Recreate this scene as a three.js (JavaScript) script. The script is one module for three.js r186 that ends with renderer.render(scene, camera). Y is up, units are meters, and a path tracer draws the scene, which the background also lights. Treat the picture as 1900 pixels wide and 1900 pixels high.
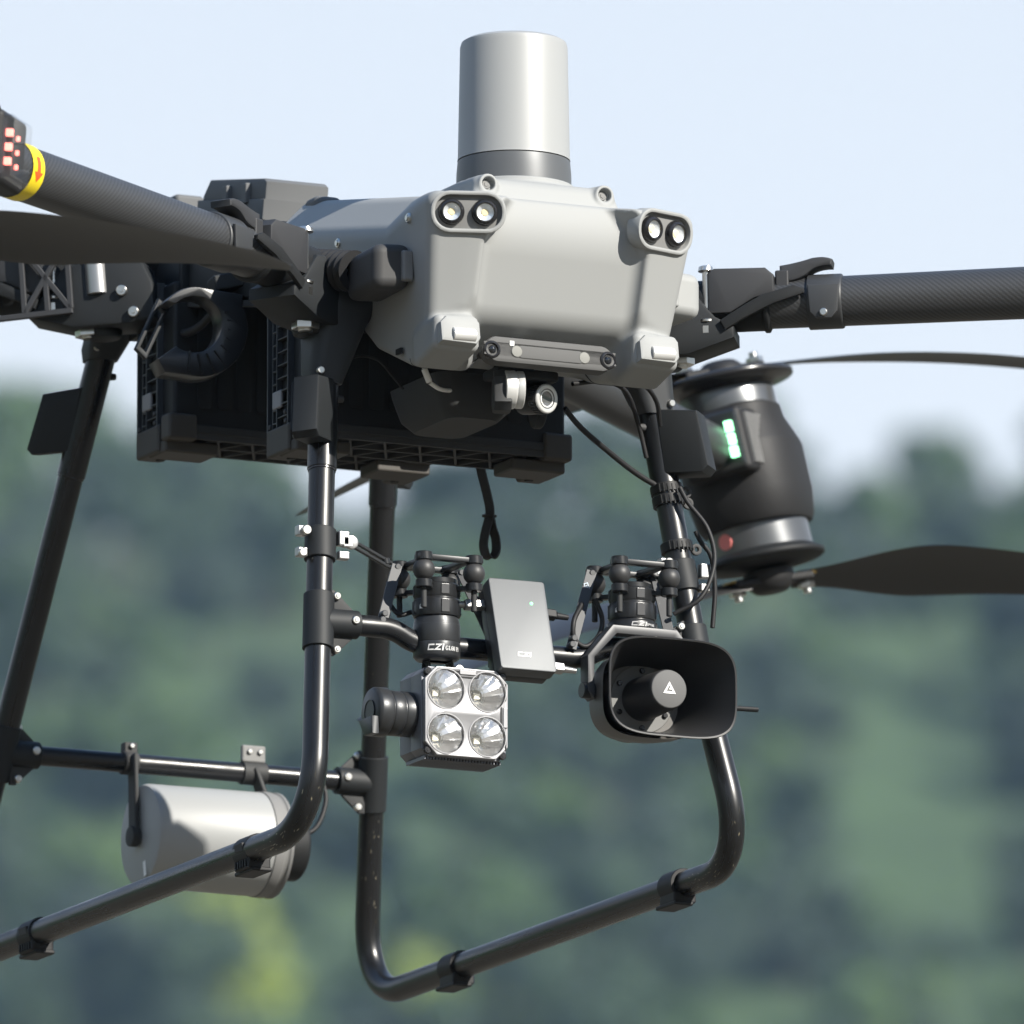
import * as THREE from 'three';
import { RoundedBoxGeometry } from 'three/addons/geometries/RoundedBoxGeometry.js';
import { mergeGeometries, toCreasedNormals } from 'three/addons/utils/BufferGeometryUtils.js';
import { FontLoader } from 'three/addons/loaders/FontLoader.js';
import { TextGeometry } from 'three/addons/geometries/TextGeometry.js';

// ---------------------------------------------------------------- camera, sky, sun, exposure
const S = 0.00075;                       // one drawing unit of the drone = 0.75 mm
const HOVER = new THREE.Vector3(0, 6.2, 0);   // the drone's reference point in the world, metres
const scene = new THREE.Scene();
const DIST = 30000 * S, YAW = 25 * Math.PI / 180, EL = 11.3 * Math.PI / 180;
const camera = new THREE.PerspectiveCamera(2 * Math.atan(950 / 30000) * 180 / Math.PI, 1, 0.5, 4000);
camera.position.set(-Math.sin(YAW) * Math.cos(EL), -Math.sin(EL), Math.cos(YAW) * Math.cos(EL)).multiplyScalar(DIST).add(HOVER);
camera.lookAt(HOVER);
camera.focus = DIST - 0.04;
camera.userData.fStop = 7.5;

const renderer = new THREE.WebGLRenderer({ antialias: true });
renderer.toneMapping = THREE.LinearToneMapping;
renderer.toneMappingExposure = 1.7;
renderer.shadowMap.enabled = true;

{ // hazy summer sky: pale at the horizon, deeper blue overhead, the same all round
  const w = 64, h = 256, d = new Float32Array(w * h * 4);
  for (let j = 0; j < h; j++) {
    const el = ((j + 0.5) / h - 0.5) * Math.PI, s = Math.max(0, Math.sin(el));
    const t = 1 - Math.exp(-Math.pow(s / 0.42, 2)), c = [0.60 - 0.51 * t, 0.635 - 0.455 * t, 0.665 - 0.31 * t];
    for (let i = 0; i < w; i++) { const k = (j * w + i) * 4; d[k] = c[0]; d[k + 1] = c[1]; d[k + 2] = c[2]; d[k + 3] = 1; }
  }
  const sky = new THREE.DataTexture(d, w, h, THREE.RGBAFormat, THREE.FloatType);
  sky.mapping = THREE.EquirectangularReflectionMapping; sky.magFilter = THREE.LinearFilter; sky.needsUpdate = true;
  scene.background = sky; scene.environment = sky;
}
const sunAz = 23 * Math.PI / 180, sunEl = 32 * Math.PI / 180;
const sun = new THREE.DirectionalLight(new THREE.Color().setRGB(1, 0.95, 0.86), 5.0);
sun.position.set(Math.sin(sunAz) * Math.cos(sunEl), Math.sin(sunEl), Math.cos(sunAz) * Math.cos(sunEl)).multiplyScalar(40).add(HOVER);
sun.target.position.copy(HOVER);
sun.castShadow = true; sun.shadow.mapSize.set(4096, 4096);
Object.assign(sun.shadow.camera, { left: -3, right: 3, top: 3, bottom: -3, near: 1, far: 120 });
scene.add(sun, sun.target);

// ---------------------------------------------------------------- helpers
let seed = 7;
const rnd = () => { seed = (seed * 1664525 + 1013904223) >>> 0; return seed / 4294967296; };
const V = (a, b, c) => Array.isArray(a) ? new THREE.Vector3(a[0], a[1], a[2]) : new THREE.Vector3(a, b, c);
const lerp3 = (a, b, t) => [a[0] + (b[0] - a[0]) * t, a[1] + (b[1] - a[1]) * t, a[2] + (b[2] - a[2]) * t];
const add3 = (a, b, k = 1) => [a[0] + b[0] * k, a[1] + b[1] * k, a[2] + b[2] * k];
const sub3 = (a, b) => [a[0] - b[0], a[1] - b[1], a[2] - b[2]];
const norm3 = a => { const l = Math.hypot(...a); return [a[0] / l, a[1] / l, a[2] / l]; };
const cross3 = (a, b) => [a[1] * b[2] - a[2] * b[1], a[2] * b[0] - a[0] * b[2], a[0] * b[1] - a[1] * b[0]];
function clean(g) {                       // plain position / normal / uv triangles
  if (g.index) g = g.toNonIndexed();
  for (const k of Object.keys(g.attributes)) if (!['position', 'normal', 'uv'].includes(k)) g.deleteAttribute(k);
  if (!g.attributes.uv) g.setAttribute('uv', new THREE.BufferAttribute(new Float32Array(g.attributes.position.count * 2), 2));
  g.clearGroups(); g.morphAttributes = {};
  return g;
}
function frame(g, o, x, y, z) {           // put a geometry drawn in its own axes at o with axes x, y, z
  const m = new THREE.Matrix4().makeBasis(V(x), V(y), V(z)); m.setPosition(V(o));
  g.applyMatrix4(m); return g;
}
function mirror(g) {                      // mirrored copy across x = 0
  g = clean(g.clone()); const m = new THREE.Matrix4().makeScale(-1, 1, 1); g.applyMatrix4(m);
  for (const k of ['position', 'normal', 'uv']) {
    const a = g.attributes[k], n = a.itemSize, b = a.array;
    for (let i = 0; i < a.count; i += 3) for (let c = 0; c < n; c++) { const t = b[(i + 1) * n + c]; b[(i + 1) * n + c] = b[(i + 2) * n + c]; b[(i + 2) * n + c] = t; }
  }
  return g;
}
const perp = d => norm3(Math.abs(d[1]) < 0.9 ? cross3(d, [0, 1, 0]) : cross3(d, [0, 0, 1]));
function lathe(o, dir, prof, seg = 40, bev = 1.6) {   // prof: [radius, height along dir]; corners get a small bevel
  const p = [];
  for (let i = 0; i < prof.length; i++) {
    const c = prof[i], a = prof[i - 1], b = prof[i + 1];
    if (!a || !b || bev <= 0) { p.push(c); continue; }
    const la = Math.hypot(c[0] - a[0], c[1] - a[1]), lb = Math.hypot(c[0] - b[0], c[1] - b[1]);
    const k = Math.min(bev, la * 0.4, lb * 0.4);
    if (la < 0.5 || lb < 0.5) { p.push(c); continue; }
    const cosA = ((a[0] - c[0]) * (b[0] - c[0]) + (a[1] - c[1]) * (b[1] - c[1])) / (la * lb);
    if (cosA < -0.9) { p.push(c); continue; }
    p.push([c[0] + (a[0] - c[0]) / la * k, c[1] + (a[1] - c[1]) / la * k], [c[0] + (b[0] - c[0]) / lb * k, c[1] + (b[1] - c[1]) / lb * k]);
  }
  const d = norm3(dir), x = perp(d), z = cross3(x, d);
  let g = new THREE.LatheGeometry(p.map(q => new THREE.Vector2(Math.max(q[0], 0.001), q[1])), seg);
  g = toCreasedNormals(clean(g), 0.62);
  return frame(g, o, x, d, z);
}
function cyl(a, b, r1, r2 = r1, seg = 24, bev = 1.2) {
  const l = Math.hypot(...sub3(b, a));
  return lathe(a, sub3(b, a), [[0, 0], [r1, 0], [r2, l], [0, l]], seg, bev);
}
const ball = (c, r, sy = 1, seg = 28) => { const g = new THREE.SphereGeometry(r, seg, seg >> 1); g.scale(1, sy, 1); g.translate(...c); return clean(g); };
function box(c, s, r = 2, x = [1, 0, 0], y = [0, 1, 0]) {
  const g = new RoundedBoxGeometry(s[0], s[1], s[2], 2, Math.min(r, s[0] / 2.05, s[1] / 2.05, s[2] / 2.05));
  return clean(frame(g, c, x, y, cross3(x, y)));
}
function beam(a, b, w, t, up, r = 1.5) {  // flat bar from a to b: width w along side, thickness t along up
  const d = norm3(sub3(b, a)), side = norm3(cross3(up, d)), u = cross3(d, side), l = Math.hypot(...sub3(b, a));
  const g = new RoundedBoxGeometry(w, t, l, 2, Math.min(r, w / 2.1, t / 2.1));
  return clean(frame(g, lerp3(a, b, 0.5), side, u, d));
}
function ext(pts, depth, o, x, y, bev = 1.5, holes = [], curveSeg = 10) {  // polygon in axes x, y at o, thickened towards x cross y
  const sh = pts instanceof THREE.Shape ? pts : new THREE.Shape(pts.map(p => new THREE.Vector2(p[0], p[1])));
  for (const h of holes) sh.holes.push(new THREE.Path(h.map(p => new THREE.Vector2(p[0], p[1]))));
  let g = new THREE.ExtrudeGeometry(sh, { depth: Math.max(depth - 2 * bev, 0.01), bevelEnabled: bev > 0, bevelSize: bev, bevelThickness: bev, bevelOffset: -bev, bevelSegments: 2, curveSegments: curveSeg });
  g.translate(0, 0, bev);
  g = toCreasedNormals(clean(g), 0.5);
  return frame(g, o, x, y, cross3(x, y));
}
const ring2 = (cx, cy, r, n = 20) => Array.from({ length: n }, (_, i) => [cx + r * Math.cos(i / n * 6.28318), cy + r * Math.sin(i / n * 6.28318)]);
function rrect(w, h, r, n = 6) {          // rounded rectangle outline
  const p = [];
  for (const [cx, cy, a] of [[w / 2 - r, h / 2 - r, 0], [-w / 2 + r, h / 2 - r, 1], [-w / 2 + r, -h / 2 + r, 2], [w / 2 - r, -h / 2 + r, 3]])
    for (let i = 0; i <= n; i++) { const t = (a + i / n) * Math.PI / 2; p.push([cx + r * Math.cos(t), cy + r * Math.sin(t)]); }
  return p;
}
function path(pts, fillet) {              // polyline with rounded corners
  const c = new THREE.CurvePath(), q = pts.map(p => V(p));
  let last = q[0];
  for (let i = 1; i < q.length - 1; i++) {
    const R = Array.isArray(fillet) ? fillet[i - 1] : fillet;
    const a = q[i].clone().add(q[i - 1].clone().sub(q[i]).setLength(Math.min(R, q[i].distanceTo(last) * 0.95)));
    const b = q[i].clone().add(q[i + 1].clone().sub(q[i]).setLength(Math.min(R, q[i].distanceTo(q[i + 1]) * 0.48)));
    if (last.distanceTo(a) > 0.5) c.add(new THREE.LineCurve3(last, a));
    const k = 0.60, m1 = a.clone().lerp(q[i], k), m2 = b.clone().lerp(q[i], k);
    c.add(new THREE.CubicBezierCurve3(a, m1, m2, b)); last = b;
  }
  c.add(new THREE.LineCurve3(last, q[q.length - 1]));
  return c;
}
function caps(g, curve, r) { const a = curve.getPointAt(0), b = curve.getPointAt(1); return [g, ball(a.toArray(), r * 0.999, 1, 14), ball(b.toArray(), r * 0.999, 1, 14)]; }
const tube = (pts, r, fillet = 60, seg = 90, rs = 20) => clean(new THREE.TubeGeometry(path(pts, fillet), seg, r, rs));
const wire = (pts, r, seg = 60) => clean(new THREE.TubeGeometry(new THREE.CatmullRomCurve3(pts.map(p => V(p)), false, 'centripetal'), seg, r, 10));
function loft(rings, closeEnds = true, crease = 0.6) {   // rings of equal point counts
  const n = rings[0].length, pos = [], idx = [], uv = [];
  rings.forEach((r, j) => r.forEach((p, i) => { pos.push(...p); uv.push(i / n, j / (rings.length - 1)); }));
  for (let j = 0; j < rings.length - 1; j++) for (let i = 0; i < n; i++) {
    const a = j * n + i, b = j * n + (i + 1) % n, c = a + n, d = b + n; idx.push(a, b, d, a, d, c);
  }
  if (closeEnds) for (const [j, f] of [[0, 1], [rings.length - 1, 0]]) {
    const m = [0, 1, 2].map(k => rings[j].reduce((s, p) => s + p[k], 0) / n), o = pos.length / 3; pos.push(...m); uv.push(0.5, 0.5);
    for (let i = 0; i < n; i++) { const a = j * n + i, b = j * n + (i + 1) % n; f ? idx.push(o, b, a) : idx.push(o, a, b); }
  }
  const g = new THREE.BufferGeometry();
  g.setAttribute('position', new THREE.Float32BufferAttribute(pos, 3)); g.setAttribute('uv', new THREE.Float32BufferAttribute(uv, 2)); g.setIndex(idx);
  g.computeVertexNormals();
  return toCreasedNormals(clean(g), crease);
}
// signed distance shapes meshed with surface nets, for moulded plastic
const smax = (a, b, k) => { const h = Math.max(k - Math.abs(a - b), 0) / k; return Math.max(a, b) + h * h * k * 0.25; };
const smin = (a, b, k) => -smax(-a, -b, k);
const sdBox = (x, y, z, cx, cy, cz, hx, hy, hz, r) => {
  const a = Math.abs(x - cx) - hx + r, b = Math.abs(y - cy) - hy + r, c = Math.abs(z - cz) - hz + r;
  return Math.hypot(Math.max(a, 0), Math.max(b, 0), Math.max(c, 0)) + Math.min(Math.max(a, b, c), 0) - r;
};
function mould(f, lo, hi, cell) {
  const n = [0, 1, 2].map(k => Math.ceil((hi[k] - lo[k]) / cell) + 1), [nx, ny, nz] = n;
  const F = new Float32Array(nx * ny * nz), at = (i, j, k) => (k * ny + j) * nx + i;
  for (let k = 0; k < nz; k++) for (let j = 0; j < ny; j++) for (let i = 0; i < nx; i++) F[at(i, j, k)] = f(lo[0] + i * cell, lo[1] + j * cell, lo[2] + k * cell);
  const id = new Int32Array(nx * ny * nz).fill(-1), pos = [], nor = [], uv = [], idx = [];
  const edges = [[0, 1], [0, 2], [0, 4], [1, 3], [1, 5], [2, 3], [2, 6], [3, 7], [4, 5], [4, 6], [5, 7], [6, 7]];
  for (let k = 0; k < nz - 1; k++) for (let j = 0; j < ny - 1; j++) for (let i = 0; i < nx - 1; i++) {
    const v = []; let neg = 0;
    for (let c = 0; c < 8; c++) { v[c] = F[at(i + (c & 1), j + (c >> 1 & 1), k + (c >> 2))]; if (v[c] < 0) neg++; }
    if (neg === 0 || neg === 8) continue;
    let x = 0, y = 0, z = 0, m = 0;
    for (const [a, b] of edges) if ((v[a] < 0) !== (v[b] < 0)) {
      const t = v[a] / (v[a] - v[b]);
      x += (a & 1) + ((b & 1) - (a & 1)) * t; y += (a >> 1 & 1) + ((b >> 1 & 1) - (a >> 1 & 1)) * t; z += (a >> 2) + ((b >> 2) - (a >> 2)) * t; m++;
    }
    const p = [lo[0] + (i + x / m) * cell, lo[1] + (j + y / m) * cell, lo[2] + (k + z / m) * cell], e = cell * 0.5;
    let g = norm3([f(p[0] + e, p[1], p[2]) - f(p[0] - e, p[1], p[2]), f(p[0], p[1] + e, p[2]) - f(p[0], p[1] - e, p[2]), f(p[0], p[1], p[2] + e) - f(p[0], p[1], p[2] - e)]);
    id[at(i, j, k)] = pos.length / 3; pos.push(...p); nor.push(...g);
    const ax = Math.abs(g[0]), ay = Math.abs(g[1]), az = Math.abs(g[2]);
    uv.push(...(ax > ay && ax > az ? [p[2], p[1]] : ay > az ? [p[0], p[2]] : [p[0], p[1]]).map(t => t / 100));
  }
  for (let k = 1; k < nz - 1; k++) for (let j = 1; j < ny - 1; j++) for (let i = 1; i < nx - 1; i++) {
    const a = F[at(i, j, k)] < 0;
    const quad = (b, q) => { if (a === (b < 0)) return; const w = q.map(c => id[at(...c)]); if (w.some(s => s < 0)) return; a ? idx.push(w[0], w[1], w[2], w[0], w[2], w[3]) : idx.push(w[0], w[2], w[1], w[0], w[3], w[2]); };
    quad(F[at(i + 1, j, k)], [[i, j - 1, k - 1], [i, j, k - 1], [i, j, k], [i, j - 1, k]]);
    quad(F[at(i, j + 1, k)], [[i - 1, j, k - 1], [i - 1, j, k], [i, j, k], [i, j, k - 1]]);
    quad(F[at(i, j, k + 1)], [[i - 1, j - 1, k], [i, j - 1, k], [i, j, k], [i - 1, j, k]]);
  }
  const g = new THREE.BufferGeometry();
  g.setAttribute('position', new THREE.Float32BufferAttribute(pos, 3)); g.setAttribute('normal', new THREE.Float32BufferAttribute(nor, 3));
  g.setAttribute('uv', new THREE.Float32BufferAttribute(uv, 2)); g.setIndex(idx);
  return clean(g);
}
// naming, tagging, placing
const taken = {};
const numbered = n => { const k = taken[n] = (taken[n] ?? -1) + 1; return k ? `${n}_${String(k).padStart(3, '0')}` : n; };
function thing(name, label, category, group) {
  const o = new THREE.Group(); o.name = numbered(name); o.userData = { label, category }; if (group) o.userData.group = group;
  return o;
}
function obj(name, geos, mat, parent) {
  const list = (Array.isArray(geos) ? geos : [geos]).map(clean);
  const m = new THREE.Mesh(list.length > 1 ? mergeGeometries(list) : list[0], mat);
  m.name = name; m.castShadow = m.receiveShadow = true; if (parent) parent.add(m);
  return m;
}
function settle(o) {                      // drawn in the drone's units and axes; set its base as its origin and scale to metres
  const b = new THREE.Box3(); o.traverse(m => { if (m.isMesh) { m.geometry.computeBoundingBox(); b.union(m.geometry.boundingBox); } });
  const base = new THREE.Vector3((b.min.x + b.max.x) / 2, b.min.y, (b.min.z + b.max.z) / 2);
  o.traverse(m => { if (m.isMesh) { m.geometry.translate(-base.x, -base.y, -base.z); m.geometry.scale(S, S, S); } });
  o.position.copy(base).multiplyScalar(S).add(HOVER); scene.add(o);
  return o;
}

// ---------------------------------------------------------------- materials
function noiseTex(size, fn, srgb = false) {
  const d = new Uint8Array(size * size * 4);
  for (let j = 0; j < size; j++) for (let i = 0; i < size; i++) { const c = fn(i, j), k = (j * size + i) * 4; for (let n = 0; n < 3; n++) d[k + n] = Math.max(0, Math.min(255, Array.isArray(c) ? c[n] : c)); d[k + 3] = 255; }
  const t = new THREE.DataTexture(d, size, size); t.wrapS = t.wrapT = THREE.RepeatWrapping; t.magFilter = THREE.LinearFilter; t.minFilter = THREE.LinearMipmapLinearFilter; t.generateMipmaps = true;
  if (srgb) t.colorSpace = THREE.SRGBColorSpace; t.needsUpdate = true; return t;
}
function smoothNoise(size, cells) {       // tiling value noise
  const g = Array.from({ length: cells * cells }, rnd), s = t => t * t * (3 - 2 * t);
  return (i, j) => { const x = i / size * cells, y = j / size * cells, a = Math.floor(x), b = Math.floor(y), u = s(x - a), v = s(y - b), q = (m, n) => g[((n + cells) % cells) * cells + (m + cells) % cells];
    return (q(a, b) * (1 - u) + q(a + 1, b) * u) * (1 - v) + (q(a, b + 1) * (1 - u) + q(a + 1, b + 1) * u) * v; };
}
const nz1 = smoothNoise(256, 8), nz2 = smoothNoise(256, 40), nz3 = smoothNoise(256, 128);
const grain = noiseTex(256, (i, j) => 128 + 90 * (nz3(i, j) - 0.5) + 60 * (rnd() - 0.5));
const wear = noiseTex(256, (i, j) => { const v = 0.5 * nz1(i, j) + 0.35 * nz2(i, j) + 0.15 * nz3(i, j); return 150 + 130 * (v - 0.5); });
const lin = (r, g, b) => new THREE.Color().setRGB(r, g ?? r, b ?? r);
const mat = (c, rough, o = {}) => new THREE.MeshPhysicalMaterial({ color: c, roughness: rough, ...o });
const M = {
  shell: mat(lin(0.285, 0.292, 0.29), 0.64, { bumpMap: grain, bumpScale: 0.000012 }),
  dome: mat(lin(0.30, 0.307, 0.307), 0.46, { bumpMap: grain, bumpScale: 0.00001 }),
  collar: mat(lin(0.11, 0.115, 0.12), 0.42, { metalness: 0.3 }),
  greyPart: mat(lin(0.18, 0.18, 0.178), 0.65),
  darkGrey: mat(lin(0.026, 0.027, 0.028), 0.68),
  black: mat(lin(0.010, 0.011, 0.012), 0.62, { specularIntensity: 0.7 }),
  blackGloss: mat(lin(0.016, 0.016, 0.018), 0.25),
  rubber: mat(lin(0.013, 0.013, 0.014), 0.55, { specularIntensity: 0.7 }),
  softGrey: mat(lin(0.038, 0.038, 0.039), 0.68),
  leg: mat(lin(0.009, 0.010, 0.012), 0.54, { roughnessMap: wear, bumpMap: grain, bumpScale: 0.00002 }),
  casting: mat(lin(0.012, 0.014, 0.016), 0.6, { specularIntensity: 0.75 }),
  metalBlack: mat(lin(0.018, 0.019, 0.021), 0.34, { metalness: 0.2 }),
  steel: mat(lin(0.62, 0.61, 0.58), 0.28, { metalness: 1 }),
  brass: mat(lin(0.62, 0.45, 0.16), 0.35, { metalness: 1 }),
  silver: mat(lin(0.42, 0.42, 0.42), 0.34, { metalness: 0.85 }),
  white: mat(lin(0.78, 0.78, 0.76), 0.5),
  plateGrey: mat(lin(0.34, 0.35, 0.36), 0.35, { metalness: 0.25 }),
  glass: mat(lin(1, 1, 1), 0.03, { transmission: 1, thickness: 0, ior: 1.5 }),
  lensDark: mat(lin(0.008, 0.009, 0.012), 0.06, { clearcoat: 1 }),
  battery: mat(lin(0.009, 0.010, 0.011), 0.6, { specularIntensity: 0.7 }),
  foot: mat(lin(0.052, 0.047, 0.041), 0.65),
  blade: mat(lin(0.022, 0.022, 0.023), 0.42),
  strap: mat(lin(0.03, 0.028, 0.027), 0.85),
};
const twill = noiseTex(128, (i, j) => { const a = i >> 4, b = j >> 4, w = ((a + b) & 3) < 2, e = Math.sin(((w ? j : i) & 15) / 16 * Math.PI); return (w ? 96 : 66) + 26 * e; }, true);
const twillBump = noiseTex(128, (i, j) => { const a = i >> 4, b = j >> 4, w = ((a + b) & 3) < 2; return 60 + 150 * Math.sin(((w ? j : i) & 15) / 16 * Math.PI) * (w ? 1 : 0.8); });
twill.repeat.set(46, 15); twillBump.repeat.set(46, 15);
M.carbon = mat(lin(0.26, 0.27, 0.29), 0.5, { map: twill, bumpMap: twillBump, bumpScale: 0.00018, clearcoat: 0.25, clearcoatRoughness: 0.4 });

// printed text on a canvas, cut out by its alpha
function print(w, h, draw) {
  const c = document.createElement('canvas'); c.width = w; c.height = h; const x = c.getContext('2d');
  x.fillStyle = '#000'; x.fillRect(0, 0, w, h); x.fillStyle = '#fff'; x.strokeStyle = '#fff'; draw(x, w, h);
  const t = new THREE.CanvasTexture(c); t.magFilter = THREE.LinearFilter; return t;
}
const inked = (tex, c = lin(0.8, 0.8, 0.8)) => mat(c, 0.5, { alphaMap: tex, transparent: true });
function patch(o, x, y, w, h) { const g = new THREE.PlaneGeometry(w, h); return clean(frame(g, o, x, y, cross3(x, y))); }
function curvedPatch(c, r, h, a0, a1) {   // piece of an upright cylinder wall round c; angles from +z towards +x
  const g = new THREE.CylinderGeometry(r, r, h, 24, 1, true, a0, a1 - a0); g.translate(...c); return clean(g);
}

// ================================================================ DRONE AIRFRAME
const drone = thing('drone', 'grey and black heavy-lift drone hovering in the centre of the picture', 'drone');

// ---- fuselage nose: one moulded shell
const shellField = (x, y, z) => {
  const ax = Math.abs(x);
  let d = ax - (270 - (500 - y) * 0.11);                                   // flanks lean in towards the belly
  d = smax(d, (y - (583 - 0.178 * z)) * 0.985, 26);                        // roof rises to the rear
  const lift = Math.max(0, Math.min(1, (z - 20) / 190));
  d = smax(d, (ax - 268) * 0.72 + (y - (512 - 0.2 * z)) * 0.69 - 52 * lift, 16);   // shoulder chamfer
  let fr = (z - 262) * 0.95 - (y - 500) * 0.31;                          // nose leans forward
  fr = smax(fr, (ax - 139) * 0.30 + (z - 262) * 0.90 - (y - 500) * 0.29, 20);
  fr = smax(fr, (z - 205) * 0.60 - (y - 318) * 0.80, 30);                  // chin
  d = smax(d, fr, 20);
  const l1 = Math.max(246 - 0.42 * (z - 60), 294 - 0.85 * (z + 60)), l2 = 398 - 0.29 * (z + 180), bot = Math.max(241, Math.min(l1, l2));
  d = smax(d, (bot - y) * 0.86, 14);
  d = smax(d, -466 - z, 10);
  // hollow in the middle of the nose, with sloping side walls
  const depth = (z - 257) * 0.95 - (y - 500) * 0.31;
  const fall = Math.max(0, y - 436) ** 2 * 0.003;                               // the middle of the nose rolls back into the roof
  const wall = (ax - 142 + Math.max(0, y - 452) * 0.42) * 0.78 - depth * 0.45 - 22;
  d = smax(d, -smax(smax(wall, -depth - 25 - fall, 12), -(y - 215), 20), 7);
  d = smax(d, -smax(wall - 4, -((z - 156) * 0.5 - (y - 314) * 0.87), 16), 18);   // and turns under above the sensor bar
  d = smax(d, Math.min(14 - Math.hypot(y - 322, z - 211 + Math.max(0, ax - 150) * 0.12), -Math.max(158 - ax, ax - 244)), 10);   // step across each pillar
  // pads under each pillar that carry the hinges
  d = smin(d, sdBox(x, y - (z - 170) * 0.25, z, x > 0 ? 203 : -203, 280, 150, 47, 33, 50, 14), 16);
  { // pocket behind each lamp pod
    const px = ax - 200, py = y - 504, pz = z - 238, u = -px * 0.949 + pz * 0.315, w = px * 0.312 - py * 0.14 + pz * 0.94, v = py * 0.99 + w * 0.14;
    d = smax(d, -smax(Math.hypot(Math.max(Math.abs(u) - 31, 0), v) - 31, -w - 14, 2), 2);
  }
  return d;
};
const shell = obj('body_shell', mould(shellField, [-300, 222, -480], [300, 700, 300], 4.6), M.shell, drone);
shell.userData.label = 'pale grey moulded nose and body shell';
for (const p of [[-268, 521, -182], [-268, 507, 132]]) obj('screw', [cyl(p, add3(p, [-8, 0, 0]), 10, 9), cyl(add3(p, [-8, 0, 0]), add3(p, [-10, 0, 0]), 6)], M.steel, shell);
{ // rubber-lined panel gap round the shell where the nose cover joins the body
  const pts = [], o = [0, 430, 96];
  for (let i = 0; i <= 120; i++) {
    const t = -0.62 - i / 120 * 5.04 + Math.PI, c = Math.cos(t), s = Math.sin(t); let a = 60, b = 420;
    for (let k = 0; k < 26; k++) { const m = (a + b) / 2; shellField(o[0] + c * m, o[1] + s * m, o[2] + s * m * 0.12) < 0 ? a = m : b = m; }
    pts.push([o[0] + c * (a - 0.2), o[1] + s * (a - 0.2), o[2] + s * a * 0.12]);
  }
  obj('panel_gap', clean(new THREE.TubeGeometry(new THREE.CatmullRomCurve3(pts.map(p => V(p))), 240, 1.1, 6)), M.darkGrey, shell);
}
obj('vent_hole', box([-252, 273, 47], [6, 11, 22], 1), M.black, shell);
// cable cover bumps on both flanks, corrugated conduit behind them
for (const s of [-1, 1]) {
  const mk = g => s < 0 ? g : mirror(g);
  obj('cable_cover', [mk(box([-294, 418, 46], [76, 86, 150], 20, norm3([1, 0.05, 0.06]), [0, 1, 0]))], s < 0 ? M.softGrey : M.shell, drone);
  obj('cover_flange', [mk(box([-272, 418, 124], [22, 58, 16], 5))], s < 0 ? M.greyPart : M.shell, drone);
  const a = [-318, 430, -8], b = [-352, 452, -120], prof = [];
  const L = Math.hypot(...sub3(b, a));
  for (let i = 0; i <= 14; i++) prof.push([i % 2 ? 33 : 40, i / 14 * L]);
  obj('corrugated_conduit', mk(lathe(a, sub3(b, a), [[20, 0], ...prof, [20, L]], 32, 1.5)), M.rubber, drone);
}

// ---- antenna on its pedestal
const pedF = (x, y, z) => {
  const ax = Math.abs(x);
  let d = smax(ax - 150 + (y - 560) * 0.25, y - 606 + Math.max(0, z - 60) * 0.10, 14);
  d = smax(d, z - 150 + (y - 575) * 0.4, 16); d = smax(d, -(z + 150), 14); d = smax(d, 535 - y, 4);
  d = smin(d, smax(Math.hypot(ax - 119, y - 583) - 19, Math.abs(z - 122) - 32, 4), 10);
  d = smin(d, smax(Math.hypot(x, z - 8) - 113, y - 614, 4), 10);
  return smax(d, -smax(Math.hypot(ax - 119, y - 583) - 12.5, 140 - z, 1), 2);
};
const ped = obj('antenna_pedestal', mould(pedF, [-175, 528, -170], [175, 622, 170], 3.4), M.shell, drone);
for (const s of [-1, 1]) obj('screw', [cyl([s * 119, 583, 134], [s * 119, 583, 143], 9), cyl([s * 119, 583, 143], [s * 119, 583, 144], 5, 5, 6)], M.greyPart, ped);
const mast = obj('radar_dome', lathe([0, 664, 8], [0, 1, 0], [[0, 0], [105.5, 0], [104.5, 6], [100.5, 216], [98, 225], [90, 230], [0, 231]], 72, 0), M.dome, drone);
mast.userData.label = 'silver grey cylindrical radar dome';
obj('collar', lathe([0, 596, 8], [0, 1, 0], [[0, 0], [108, 0], [107, 44], [105, 66.5], [0, 66.5]], 72, 1), M.collar, mast);

// ---- twin headlamps in a rimmed pod at each top corner
for (const s of [-1, 1]) {
  const along = norm3([s * -58.7, 0, 19.5]), out = norm3([s * 0.315, -0.14, 0.95]), up = cross3(out, along).map(v => v * (s < 0 ? 1 : -1));
  const X = s < 0 ? along : along.map(v => -v), Y = norm3(cross3(out, X)), c = add3([s * 200, 504, 238], out, -6);
  const outline = rrect(140, 78, 36), inner = rrect(124, 62, 29);
  const pod = obj('lamp_pod', ext(outline, 34, add3(c, out, -22), X, Y, 3, [inner]), M.shell, drone);
  obj('lamp_plate', ext(rrect(126, 64, 30), 10, add3(c, out, -8), X, Y, 0.5), M.greyPart, pod);
  for (const k of [-1, 1]) {
    const q = add3(add3(c, X, k * 31), out, 0);
    obj('lamp_ring', lathe(q, out, [[16, 6], [16, 14], [18, 16], [23, 12], [25, 2], [20, 0]], 40, 0.8), M.blackGloss, pod);
    obj('lamp_reflector', lathe(add3(q, out, 3), out, [[0, 0], [5, 0.3], [17.5, 9]], 36, 0), M.reflector ??= mat(lin(0.80, 0.84, 0.88), 0.3, { metalness: 0.5 }), pod);
    obj('lamp_emitter', [cyl(add3(q, out, 3), add3(q, out, 6.5), 7.5, 6.5, 20, 0.5)], M.phosphor ??= mat(lin(0.86, 0.74, 0.46), 0.4), pod);
    obj('lamp_lens', lathe(add3(q, out, 10), out, [[17, 0], [13, 4.2], [7, 6.6], [0, 7.4]], 32, 0), M.glass, pod);
  }
}
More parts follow.
